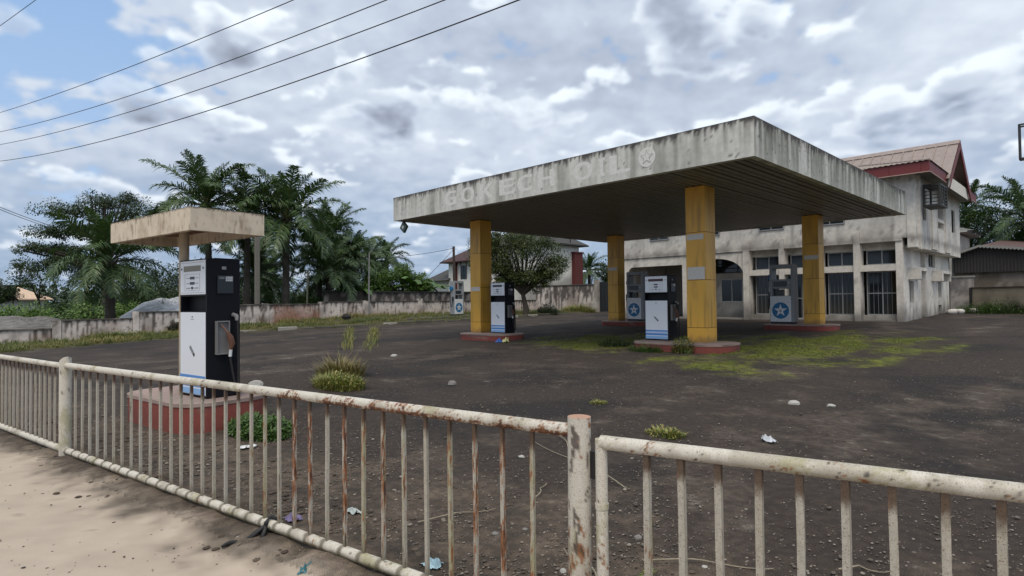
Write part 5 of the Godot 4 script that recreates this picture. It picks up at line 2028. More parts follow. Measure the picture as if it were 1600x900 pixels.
func make_plants() -> void:
	for cl in [[1.35, 0.55], [1.0, 1.0], [0.65, 1.35], [0.3, 1.55], [-0.1, 1.5]]:
		for v in 2:
			fronds.append(make_frond(cl[0], 4.0, cl[1] + 0.2 * v, 100 + fronds.size()))
	palm("stout low oil palm spreading in front of the flat topped tree at the left", Vector3(7.35, 0.1, -37.9), 4.0, Vector3(0, 0, 0), 3.5, 34, 0.22)
	palm("tallest oil palm, rising above the kiosk canopy", Vector3(13.7, 0.3, -42.0), 8.0, Vector3(-0.15, 0, -0.1), 4.3, 30, 0.2)
	palm("oil palm just right of the tallest one, behind the kiosk canopy's corner", Vector3(15.65, 0.3, -40.9), 7.2, Vector3(0.1, 0, 0.1), 3.8, 27, 0.2)
	palm("oil palm with a full crown and bare dark trunk right of the kiosk canopy", Vector3(17.94, 0.4, -40.0), 7.1, Vector3(0.1, 0, 0.05), 4.5, 31, 0.22)
	palm("slim oil palm rightmost of the tall row against the sky", Vector3(25.2, 0.4, -45.4), 7.3, Vector3(-0.5, 0, -0.5), 3.5, 26, 0.17)
	palm("medium oil palm crowding under the rightmost tall crown", Vector3(22.9, 0.4, -44.9), 5.8, Vector3(0, 0, 0), 3.6, 35, 0.2)
	palm("short oil palm behind the leaning lamp pole", Vector3(25.7, 0.4, -45.0), 4.8, Vector3(0.2, 0, 0), 3.4, 35, 0.2)
	palm("bushy oil palm with low fronds filling the gap left of the lamp pole", Vector3(22.0, 0.4, -41.6), 3.6, Vector3(0, 0, 0), 3.6, 32, 0.22)
	palm("low oil palm between the two bare trunks right of the kiosk canopy", Vector3(17.2, 0.4, -43.5), 3.4, Vector3(0, 0, 0), 3.4, 30, 0.22)
	palm("distant thin oil palm seen between the trunks right of the kiosk", Vector3(28.6, 0.5, -70.3), 6.9, Vector3(0, 0, 0), 3.2, 32, 0.18)
	palm("low distant oil palm between the kiosk post and tall trunk", Vector3(25.2, 0.5, -59.7), 4.0, Vector3(0, 0, 0), 3.3, 32, 0.2)
	palm("distant oil palm left of the banana plants", Vector3(32.4, 0.5, -52.5), 5.2, Vector3(0, 0, 0), 3.2, 32, 0.2)
	palm("distant oil palm directly above the banana plants", Vector3(36.3, 0.5, -55.6), 6.0, Vector3(0, 0, 0), 3.0, 32, 0.18)
	palm("small far palm between the grey gate pillar and the yellow rear pillar", Vector3(59.8, 0.5, -46.2), 5.0, Vector3(0, 0, 0), 3.0, 29, 0.18)
	palm("pale coconut palm hanging in at the right edge of the view", Vector3(65.8, 0.5, -4.6), 7.6, Vector3(0, 0, 0), 4.6, 29, 0.2, "coconut_palm", "palms behind the office")
	palm("palm crown showing just behind the office's right eave", Vector3(77.0, 0.5, -10.3), 10.2, Vector3(0, 0, 0), 3.6, 32, 0.2, "coconut_palm", "palms behind the office")
	var dark := [lin(0.022, 0.045, 0.014), lin(0.03, 0.06, 0.018), lin(0.045, 0.075, 0.022), lin(0.03, 0.05, 0.02)]
	var mid := [lin(0.045, 0.085, 0.02), lin(0.06, 0.11, 0.025), lin(0.035, 0.065, 0.018)]
	var bright := [lin(0.075, 0.155, 0.022), lin(0.10, 0.19, 0.03), lin(0.05, 0.10, 0.02), lin(0.13, 0.20, 0.04)]
	# flat layered tree at the left
	tree("umbrella_tree", "broad dark flat layered tree at the left against the sky", Vector3(10.3, 0.2, -55.8), 4.0, 0.34, [[Vector3(0.6, 9.7, 0.6), Vector3(3.0, 0.45, 2.6)], [Vector3(-1.6, 8.9, -1.2), Vector3(3.4, 0.4, 2.6)], [Vector3(2.6, 8.6, 2.2), Vector3(3.0, 0.5, 2.6)], [Vector3(-2.5, 7.2, -2.0), Vector3(2.8, 0.4, 2.4)], [Vector3(-3.2, 5.9, -2.6), Vector3(3.0, 0.35, 2.4)], [Vector3(-2.6, 4.7, -2.0), Vector3(3.2, 0.5, 2.6)], [Vector3(2.2, 6.6, 2.2), Vector3(3.0, 0.8, 2.6)], [Vector3(-0.4, 7.4, -0.2), Vector3(2.6, 0.8, 2.4)]], 200, 26000, 0.17, dark + [lin(0.06, 0.10, 0.03)], "tree", "", 0.24)
	tree("thin_tree", "spindly sparse tree at the far left before the bungalow", Vector3(7.2, 0.2, -63.4), 2.2, 0.13, [[Vector3(0.6, 3.6, 0.4), Vector3(2.0, 1.4, 1.6)], [Vector3(-1.0, 4.3, -0.4), Vector3(1.4, 0.9, 1.2)]], 40, 1800, 0.20, dark, "tree")
	tree("thin_tree", "slender tree with open crown just right of the spindly one", Vector3(9.9, 0.2, -60.0), 2.4, 0.13, [[Vector3(0.3, 4.2, 0.3), Vector3(1.8, 1.5, 1.6)]], 36, 2200, 0.20, dark, "tree")
	tree("bushy_tree", "dark leafy tree cut off by the left edge of the view", Vector3(4.6, 0.1, -66.0), 1.8, 0.2, [[Vector3(-0.9, 3.4, 0), Vector3(1.9, 1.1, 1.7)], [Vector3(0.3, 2.7, 0.3), Vector3(1.5, 0.8, 1.3)]], 50, 5000, 0.22, dark, "tree")
	for t in [[Vector3(12.5, 0.2, -48.0), "dark bush mass behind the grey gravel heap", 2.6, 3.4, mid], [Vector3(9.0, 0.2, -46.0), "bright leafy shrub left of the grey gravel heap", 1.5, 2.6, bright], [Vector3(11.4, 0.2, -43.5), "bright green shrub on the near side of the palm trunks", 1.3, 2.0, bright], [Vector3(17.0, 0.3, -45.5), "shrub between the two palm trunks right of the kiosk", 1.7, 2.6, mid], [Vector3(20.8, 0.4, -43.0), "leafy shrub right of the bare palm trunk", 1.6, 2.4, bright], [Vector3(23.2, 0.4, -42.5), "round green shrub above the white mouldy wall", 1.7, 2.3, mid], [Vector3(15.5, 0.3, -58.0), "dark thicket far behind the palms", 3.6, 5.0, dark], [Vector3(22.5, 0.3, -58.0), "dark thicket behind the rightmost palms", 3.4, 4.6, dark], [Vector3(28.5, 0.4, -56.0), "dark thicket left of the banana plants", 2.8, 4.2, dark], [Vector3(14.6, 0.3, -50.5), "tall dark thicket behind the kiosk pump", 4.6, 3.6, dark], [Vector3(19.5, 0.3, -52.0), "tall dark thicket behind the bare palm trunk", 4.2, 3.8, dark], [Vector3(26.2, 0.4, -49.5), "tall dark thicket behind the leaning lamp pole", 4.0, 3.6, dark], [Vector3(10.8, 0.2, -49.5), "tall dark thicket behind the stout low palm", 4.2, 3.4, dark], [Vector3(33.5, 0.5, -47.5), "leafy thicket between banana plants and white house", 2.6, 2.4, mid], [Vector3(5.0, 0.1, -52.0), "low green hedge behind the dark dirt heap", 1.3, 3.0, bright], [Vector3(1.5, 0.1, -52.0), "low green hedge at the far left edge", 1.4, 3.0, mid], [Vector3(8.0, 0.1, -58.0), "green hedge below the bungalow", 1.5, 3.2, mid]]:
		var r: float = t[3]
		var hh: float = t[2]
		tree("shrub", t[1], t[0], hh * 0.3, 0.09, [[Vector3(0, hh * 0.55, 0), Vector3(r, hh * 0.55, r)]], 36, 5200, 0.2, t[4], "shrub", "shrubs behind the boundary wall", 0.34)
	tree("mango_tree", "bright green leafy tree behind the dark wall, left of the white house", Vector3(29.2, 0.4, -42.4), 1.6, 0.16, [[Vector3(0, 3.3, 0), Vector3(1.6, 1.2, 1.6)], [Vector3(-1.3, 2.9, -1.3), Vector3(1.5, 1.2, 1.5)], [Vector3(1.0, 2.7, 1.0), Vector3(1.3, 1.0, 1.3)]], 80, 14000, 0.18, bright, "tree", "", 0.36)
	tree("mango_tree", "yellow green leafy tree above the mouldy wall, right of the leaning lamp pole", Vector3(26.8, 0.4, -43.0), 1.4, 0.14, [[Vector3(0, 2.7, 0), Vector3(1.7, 1.1, 1.7)]], 50, 7000, 0.18, mid + bright, "tree", "", 0.36)
	banana("banana plant left of the leaning lamp pole", Vector3(24.4, 0.4, -41.2), 3.3, 8)
	banana("ragged banana plant left of the white house", Vector3(29.6, 0.5, -41.6), 4.0, 9)
	banana("banana plant nearest the white house", Vector3(31.4, 0.5, -41.8), 3.6, 9)
	# round tree behind the left front pillar
	tree("round_tree", "round leafy tree on the verge behind the left front pillar", Vector3(28.97, 0.6, -27.9), 1.6, 0.2, [[Vector3(0.2, 4.3, 0.3), Vector3(2.0, 1.5, 2.0)], [Vector3(-1.3, 3.7, -1.3), Vector3(1.7, 2.0, 1.7)], [Vector3(1.3, 3.9, 1.3), Vector3(1.3, 1.5, 1.3)], [Vector3(-1.7, 4.2, -1.6), Vector3(1.5, 1.5, 1.5)], [Vector3(0.1, 2.5, 0.2), Vector3(1.5, 1.1, 1.5)], [Vector3(-1.2, 2.6, -1.1), Vector3(1.2, 1.1, 1.2)], [Vector3(0.9, 2.9, 0.9), Vector3(0.9, 0.9, 0.9)], [Vector3(0.1, 5.2, 0.1), Vector3(1.8, 1.1, 1.8)], [Vector3(-1.7, 5.0, -1.6), Vector3(1.3, 1.1, 1.3)]], 210, 36000, 0.13, [lin(0.065, 0.095, 0.034), lin(0.09, 0.125, 0.042), lin(0.045, 0.068, 0.026), lin(0.15, 0.18, 0.06)], "tree", "", 0.30)
	tree("dark_tree", "dark far tree beside the left rear pillar", Vector3(57.2, 0.5, -41.4), 3.0, 0.25, [[Vector3(0.8, 4.4, 0.4), Vector3(2.2, 1.9, 2.2)]], 40, 4500, 0.24, dark, "tree")
	tree("dense_tree", "large dense dark tree behind the office and shed", Vector3(72.0, 0.5, -9.6), 4.0, 0.4, [[Vector3(0, 7.6, 0), Vector3(4.0, 2.4, 4.2)], [Vector3(0.5, 5.4, 3.2), Vector3(4.0, 2.2, 4.0)]], 80, 12000, 0.26, dark, "tree", "", 0.34)
	tree("dense_tree", "lower dark tree right of the dense one, above the rusty shed roof", Vector3(70.5, 0.5, -2.6), 3.0, 0.35, [[Vector3(0, 5.6, 0), Vector3(3.6, 2.0, 3.8)]], 60, 9000, 0.26, dark, "tree", "", 0.34)
	# distant belt of trees
	var belt := MB.new()
	for k in 26000:
		var a := deg_to_rad(rng.randf_range(-12.0, 112.0))
		var r := rng.randf_range(112.0, 135.0)
		var top := 3.6 + 2.2 * N1.get_noise_1d(rad_to_deg(a) * 9.0) + 1.0 * N2.get_noise_1d(rad_to_deg(a) * 60.0)
		var c: Color = dark[rng.randi() % 4]
		leaf(belt, Vector3(r * cos(a), 0.3 + top * pow(rng.randf(), 0.7), -r * sin(a)), rand_dir(), 0.9, 0.33, c * rng.randf_range(0.8, 1.4))
	var bo := obj("distant_woods", belt, M["leaf"])
	bo.set_meta("kind", "stuff")
	tag(bo, "low belt of far woods along the horizon", "woods")
	# verge grass, moss tufts and forecourt weeds
	var tuft := MB.new()
	for k in 7:
		var a := TAU * k / 7 + 0.3
		blade(tuft, Vector3(cos(a) * 0.02, 0, sin(a) * 0.02), Vector3(cos(a * 1.7), 0, sin(a * 1.7)), 0.9, 0.20 * rng.randf_range(0.6, 1.15), 0.007, Color(1, 1, 1))
	var tm := tuft.mesh()
	var pl: Array = []
	var tn: Array = []
	for k in 15000:
		var x := rng.randf_range(-9.0, 35.5)
		var kz := along(KERB, x)
		var z := rng.randf_range(-33.4, kz + 0.15)
		var nn := N1.get_noise_2d(x * 30.0, z * 30.0)
		if nn < -0.28 + 0.3 * rng.randf():
			continue
		var s := rng.randf_range(0.5, 1.25) * (1.0 + 0.9 * maxf(0.0, N1.get_noise_2d(x * 16.0 + 50.0, z * 16.0))) * (1.25 if z < -32.6 else 1.0)
		if x > 11.0 and z > kz - 0.7:
			s *= 0.6
		pl.append(Transform3D(Basis(Vector3.UP, rng.randf() * TAU).scaled(Vector3(s, s, s)), Vector3(x, gy(x, z) - 0.02, z)))
		var t := clampf(0.5 + 1.1 * N1.get_noise_2d(x * 8.0, z * 12.0 + 70.0) + rng.randf_range(-0.25, 0.25), 0, 1)
		tn.append(lin(0.10, 0.135, 0.03).lerp(lin(0.24, 0.21, 0.07), t) * rng.randf_range(0.7, 1.2))
	var vg := scatter("verge_grass", tm, M["leaf"], pl, tn)
	tag(vg, "yellow green weeds covering the verge below the boundary wall", "grass")
	pl = []
	tn = []
	for k in 30000:
		var x := rng.randf_range(11.0, 23.0)
		var z := rng.randf_range(-16.0, -3.6)
		var c := ground_color(x, z)
		if c.g < c.r * 1.12 or rng.randf() > (c.g - c.r) * 40.0:
			continue
		var s := rng.randf_range(0.10, 0.32)
		pl.append(Transform3D(Basis(Vector3.UP, rng.randf() * TAU).scaled(Vector3(s * 1.6, s, s * 1.6)), Vector3(x, gy(x, z) - 0.004, z)))
		tn.append(lin(0.125, 0.15, 0.02) * rng.randf_range(0.6, 1.3))
	var ms := scatter("moss", tm, M["leaf"], pl, tn)
	tag(ms, "yellow green moss patches on the tarmac under the canopy", "moss")
	var dry := [lin(0.27, 0.26, 0.065), lin(0.19, 0.22, 0.05), lin(0.33, 0.28, 0.10), lin(0.12, 0.16, 0.035)]
	var green := [lin(0.06, 0.12, 0.022), lin(0.085, 0.155, 0.03), lin(0.04, 0.085, 0.018)]
	# helper positions: [x, z]
	clump("weed_clump", "largest yellow green weed clump in the open forecourt", "weeds", Vector3(5.55, gy(5.55, -10.15), -10.15), 0.34, 0.72, 0.36, 1300, 1500, dry)
	clump("weed_clump", "tall dry grass standing behind the largest weed clump", "weeds", Vector3(6.3, gy(6.3, -11.4), -11.4), 0.45, 0.5, 0.6, 700, 0, [lin(0.24, 0.19, 0.08), lin(0.20, 0.15, 0.06), lin(0.16, 0.15, 0.05)])
	clump("weed_clump", "lush low green weeds at the foot of the kiosk island", "weeds", Vector3(3.05, gy(3.05, -7.6), -7.6), 0.32, 0.66, 0.30, 300, 4200, green)
	clump("weed_clump", "small yellow green tuft beyond the rusty post's right side", "weeds", Vector3(6.06, gy(6.06, -3.62), -3.62), 0.16, 0.24, 0.13, 260, 200, dry)
	clump("weed_clump", "tiny green tuft left of the small forecourt tuft", "weeds", Vector3(7.15, gy(7.15, -5.38), -5.38), 0.12, 0.14, 0.08, 120, 60, dry)
	clump("weed_clump", "leafy weed growing on the right front island below the yellow pillar", "weeds", Vector3(13.92, gy(13.92, -7.75), -7.75), 0.22, 0.3, 0.55, 120, 420, dry + green)
	clump("weed_clump", "grey green weeds along the front of the right front island", "weeds", Vector3(13.75, gy(13.75, -8.75), -8.75), 0.2, 0.5, 0.26, 300, 260, green)
	clump("weed_clump", "dark leafy weed at the left end of the right front island", "weeds", Vector3(14.6, gy(14.6, -10.4), -10.4), 0.4, 0.5, 0.36, 160, 520, [lin(0.03, 0.05, 0.016), lin(0.05, 0.08, 0.02)])
	for k in 2:
		var lab: String = ["left strip of tall grass growing from a joint toward the kerb", "right strip of tall grass growing from a joint toward the kerb"][k]
		var o := thing("grass_strip", lab, "grass", Vector3.ZERO, 0.0, "grass in the forecourt joints")
		var mb := MB.new()
		var p0: Vector3 = [Vector3(9.4, 0, -16.6), Vector3(9.35, 0, -15.3)][k]
		var p1: Vector3 = [Vector3(15.4, 0, -27.0), Vector3(16.0, 0, -25.6)][k]
		for q in 620:
			var t := pow(rng.randf(), 0.8)
			var p := p0.lerp(p1, t) + Vector3(rng.randfn(0, 0.13), 0, rng.randfn(0, 0.10))
			p.y = gy(p.x, p.z)
			if N1.get_noise_2d(p.x * 30.0, p.z * 30.0) < -0.2:
				continue
			var a := rng.randf() * TAU
			blade(mb, p, Vector3(cos(a), 0, sin(a)), 1.0, rng.randf_range(0.08, 0.26), 0.007, (dry[rng.randi() % 4] as Color) * rng.randf_range(0.7, 1.2))
		obj("grass_blades", mb, M["leaf"], o)
	clump("weed_clump", "weedy bushes at the foot of the cream yard wall on the right", "weeds", Vector3(37.6, gy(37.6, -3.9), -3.9), 1.1, 1.7, 0.8, 700, 2400, green + [lin(0.04, 0.06, 0.02)])
	clump("weed_clump", "dark shrubby weed under the round tree by the grey wall", "weeds", Vector3(31.0, gy(31.0, -27.6), -27.6), 0.6, 0.8, 1.1, 100, 1600, [lin(0.03, 0.05, 0.016), lin(0.05, 0.08, 0.02)])
	clump("weed_clump", "pale grass tuft where the grey wall meets the gate pillar", "weeds", Vector3(34.9, gy(34.9, -28.0), -28.0), 0.7, 1.6, 0.8, 900, 400, dry)
	clump("weed_clump", "dense creeper leaning on the whitish wall left of the kiosk pump", "weeds", Vector3(9.6, gy(9.6, -33.2), -33.2), 0.75, 0.25, 1.15, 40, 1700, [lin(0.025, 0.03, 0.016), lin(0.04, 0.045, 0.02)])
	clump("weed_clump", "tall weeds below the pinkish wall at the left", "weeds", Vector3(6.4, gy(6.4, -32.9), -32.9), 1.2, 0.5, 0.55, 500, 900, dry + green)
	# yellow green seedlings near the gate
	var k := 0
	for s in [[3.05, -1.95, "bright seedling just right of the gate's end post"], [3.35, -1.25, "bright seedling behind the third gate baluster"], [3.25, -0.62, "bright seedling nearest the right edge, lower"], [3.65, -0.55, "bright seedling nearest the right edge, upper"], [2.75, -1.35, "bright seedling at the bottom edge between gate balusters"]]:
		clump("seedling", s[2], "seedling", Vector3(s[0], gy(s[0], s[1]), s[1]), 0.03, 0.03, 0.045, 0, 26, [lin(0.22, 0.27, 0.02), lin(0.16, 0.22, 0.02)], "seedlings by the gate")


# ---------------------------------------------------------------- poles and wires
func make_wires() -> void:
	# the road line runs beside the railing; its wires hang one above the other
	var ends := WIRES
	for k in ends.size():
		var e: Array = ends[k]
		var p: Vector3 = e[0]
		var q: Vector3 = e[1]
		var sag: float = e[2]
		var mb := MB.new()
		var path: Array = []
		var rd: Array = []
		for i in 61:
			var t := i / 60.0
			path.append(p.lerp(q, t) - Vector3(0, sag * 4.0 * t * (1.0 - t), 0))
			rd.append(e[3])
		mb.tube(path, rd, 6, false)
		tag(obj("overhead_wire", mb, M["wire"]), e[4], "wire", "overhead wires")
	# poles
	var lp := thing("lamp_pole", "thin leaning grey lamp pole with short arm before the white mouldy wall", "lamp post", Vector3(20.35, 0.85, -33.25))
	var pb := MB.new()
	pb.tube([Vector3(0, -0.2, 0), Vector3(0.0, 2.0, 0), Vector3(0.03, 4.0, 0.0)], [0.06, 0.05, 0.04], 8)
	obj("pole", pb, M["zinc"], lp)
	var ab := MB.new()
	ab.tube([Vector3(0.03, 3.95, 0), Vector3(0.15, 4.15, 0.1), Vector3(0.28, 4.2, 0.2)], [0.03, 0.025, 0.025], 6)
	obj("arm", ab, M["zinc"], lp)
	var hb := MB.new()
	hb.cbox(Vector3(0.2, 4.15, 0.12), Vector3(0.5, 4.23, 0.3), 0.02)
	obj("lamp_head", hb, M["cage"], lp)
	var up := thing("utility_pole", "leaning wooden utility pole before the white house", "utility pole", Vector3(33.3, 0.5, -40.6))
	var ub := MB.new()
	ub.fn = func(p: Vector3, nn: Vector3) -> Color: return lin(0.085, 0.065, 0.055) * (1.0 + 0.6 * N1.get_noise_2d(p.y * 10.0, p.x * 90.0))
	ub.tube([Vector3(0.15, -0.2, -0.1), Vector3(0.0, 3.0, 0.1), Vector3(-0.16, 6.0, 0.24)], [0.15, 0.13, 0.11], 10)
	obj("pole", ub, M["bark"], up)
	var gp := thing("concrete_pole", "square grey concrete pole behind the wall under the kiosk canopy's right corner", "utility pole", Vector3(14.55, 0.3, -36.35))
	var gb := MB.new()
	gb.fn = func(p: Vector3, nn: Vector3) -> Color: return lin(0.15, 0.14, 0.125) * (1.0 + 0.35 * N1.get_noise_2d(p.y * 20.0, p.x * 90.0))
	gb.cbox(Vector3(-0.13, -0.2, -0.11), Vector3(0.13, 6.1, 0.11), 0.02)
	obj("pole", gb, M["painted"], gp)
	var tp := thing("slim_pole", "slim wooden stake behind the pink wall", "pole", Vector3(17.0, 0.5, -35.0))
	var tb := MB.new()
	tb.col = lin(0.12, 0.13, 0.09)
	tb.tube([Vector3(0, -0.2, 0), Vector3(0.12, 3.2, 0)], [0.06, 0.05], 7)
	obj("pole", tb, M["bark"], tp)
	# steel sign frame entering at the right
	var sf := thing("sign_frame", "empty dark steel sign frame cut off by the right edge", "sign", Vector3(18.5, SLOPE * 18.5, -1.15))
	var fr := MB.new()
	var w := 0.035
	for z in [-0.28, 0.95]:
		for x in [-0.12, 0.12]:
			fr.box(Vector3(x - w / 2, 4.5, z - w / 2), Vector3(x + w / 2, 5.3, z + w / 2))
	for y in [4.5, 5.3]:
		for x in [-0.12, 0.12]:
			fr.box(Vector3(x - w / 2, y - w / 2, -0.28), Vector3(x + w / 2, y + w / 2, 0.95))
		for z in [-0.28, 0.95]:
			fr.box(Vector3(-0.12, y - w / 2, z - w / 2), Vector3(0.12, y + w / 2, z + w / 2))
	obj("frame", fr, M["cage"], sf)
	var pp := MB.new()
	pp.tube([Vector3(0, -0.1, 0.65), Vector3(0, 5.3, 0.65)], [0.06, 0.06], 10)
	obj("post", pp, M["cage"], sf)


const WIRES := [
	[Vector3(0.35, 10.10, -29.76), Vector3(3.44, 8.90, -10.22), 0.05, 0.008, "short topmost wire cutting the upper left corner of the view"],
	[Vector3(1.00, 10.19, -38.42), Vector3(6.69, 7.37, -2.49), 0.438, 0.009, "second overhead wire from the top at the left edge"],
	[Vector3(1.01, 9.54, -38.40), Vector3(7.11, 6.77, 0.15), 0.709, 0.009, "third overhead wire from the top at the left edge"],
	[Vector3(1.01, 9.00, -38.38), Vector3(7.32, 6.46, 1.46), 0.774, 0.009, "fourth overhead wire from the top at the left edge"],
	[Vector3(1.01, 8.39, -38.37), Vector3(7.53, 6.27, 2.82), 1.017, 0.010, "lowest of the long overhead wires at the left edge"],
	[Vector3(3.76, 10.73, -66.89), Vector3(9.3, 9.15, -70.6), 0.1, 0.025, "upper of two far cables running into the flat topped tree"],
	[Vector3(3.76, 10.55, -66.89), Vector3(9.3, 8.95, -70.6), 0.12, 0.025, "lower of two far cables running into the flat topped tree"],
	[Vector3(31.4, 6.25, -53.4), Vector3(33.12, 6.33, -40.41), 0.3, 0.02, "far cable strung to the leaning wooden pole"],
	[Vector3(33.12, 6.2, -40.41), Vector3(34.3, 3.9, -46.0), 0.05, 0.02, "slanting guy wire of the leaning wooden pole"],
]


# ---------------------------------------------------------------- heaps, stones, litter
func heap(called: String, label: String, at: Vector3, rx: float, rz: float, h: float, c: Color, big: bool) -> void:
	var o := thing(called, label, "heap", at)
	var mb := MB.new()
	mb.fn = func(p: Vector3, nn: Vector3) -> Color: return c * (1.0 + 0.9 * N2.get_noise_3d(p.x * 260.0, p.y * 260.0, p.z * 260.0) + 0.3 * N1.get_noise_2d(p.x * 20.0, p.z * 20.0))
	var nr := 34
	var na := 70
	var pts: Array = []
	for j in nr + 1:
		for i in na + 1:
			var a := TAU * i / na
			var r := float(j) / nr
			var prof := pow(maxf(0.0, 1.0 - r), 0.75) if big else pow(maxf(0.0, cos(r * PI / 2)), 1.1)
			var wob := 1.0 + 0.16 * N1.get_noise_2d(cos(a) * 14.0 + at.x, sin(a) * 14.0)
			var x := cos(a) * r * rx * wob
			var z := sin(a) * r * rz * wob
			pts.append(Vector3(x, h * prof * (1.0 + 0.22 * N1.get_noise_2d(x * 12.0 + at.x, z * 12.0)) + 0.035 * N2.get_noise_2d(x * 200.0, z * 200.0) - 0.1, z))
	for j in nr:
		for i in na:
			var q := j * (na + 1) + i
			mb.quad(pts[q], pts[q + 1], pts[q + na + 2], pts[q + na + 1]) if false else mb.quado(pts[q], pts[q + 1], pts[q + na + 2], pts[q + na + 1], Vector3(0, -50, 0))
	obj("heap_surface", mb, M["gravel"], o)


func stone_mesh(sd: int, squash: float) -> ArrayMesh:
	var mb := MB.new()
	var r := RandomNumberGenerator.new()
	r.seed = sd
	var rows: Array = []
	for j in 6:
		var row: Array = []
		var th := PI * j / 5
		for i in 8:
			var a := TAU * i / 8
			var k := r.randf_range(0.78, 1.15) if j > 0 and j < 5 else 1.0
			row.append(Vector3(sin(th) * cos(a) * k, cos(th) * squash * k, sin(th) * sin(a) * k))
		rows.append(row)
	for j in 5:
		for i in 8:
			mb.quado(rows[j][i], rows[j][(i + 1) % 8], rows[j + 1][(i + 1) % 8], rows[j + 1][i], Vector3.ZERO)
	return mb.mesh()


func crumple(at: Vector3, w: float, l: float, h: float, c: Color, sd: int) -> MB:
	var mb := MB.new()
	var n := 14
	mb.fn = func(p: Vector3, nn: Vector3) -> Color: return c * (1.0 + 0.25 * N2.get_noise_3d(p.x * 400.0, sd, p.z * 400.0))
	var pts: Array = []
	for j in n + 1:
		for i in n + 1:
			var u := (float(i) / n - 0.5)
			var v := (float(j) / n - 0.5)
			var e := 1.0 + 0.5 * N1.get_noise_2d(u * 60.0 + sd * 10.0, v * 60.0)
			pts.append(Vector3(u * w * e, maxf(0.004, h * (0.5 + 1.4 * N1.get_noise_2d(u * 90.0 + sd * 31.0, v * 90.0)) * (1.0 - 3.0 * (u * u + v * v))), v * l * e))
	for j in n:
		for i in n:
			var q := j * (n + 1) + i
			if Vector2(float(i) / n - 0.5, float(j) / n - 0.5).length() > 0.5 + 0.12 * N1.get_noise_2d(i * 8.0 + sd * 5.0, j * 8.0):
				continue
			mb.quado(pts[q], pts[q + 1], pts[q + n + 2], pts[q + n + 1], Vector3(0, -5, 0))
	return mb


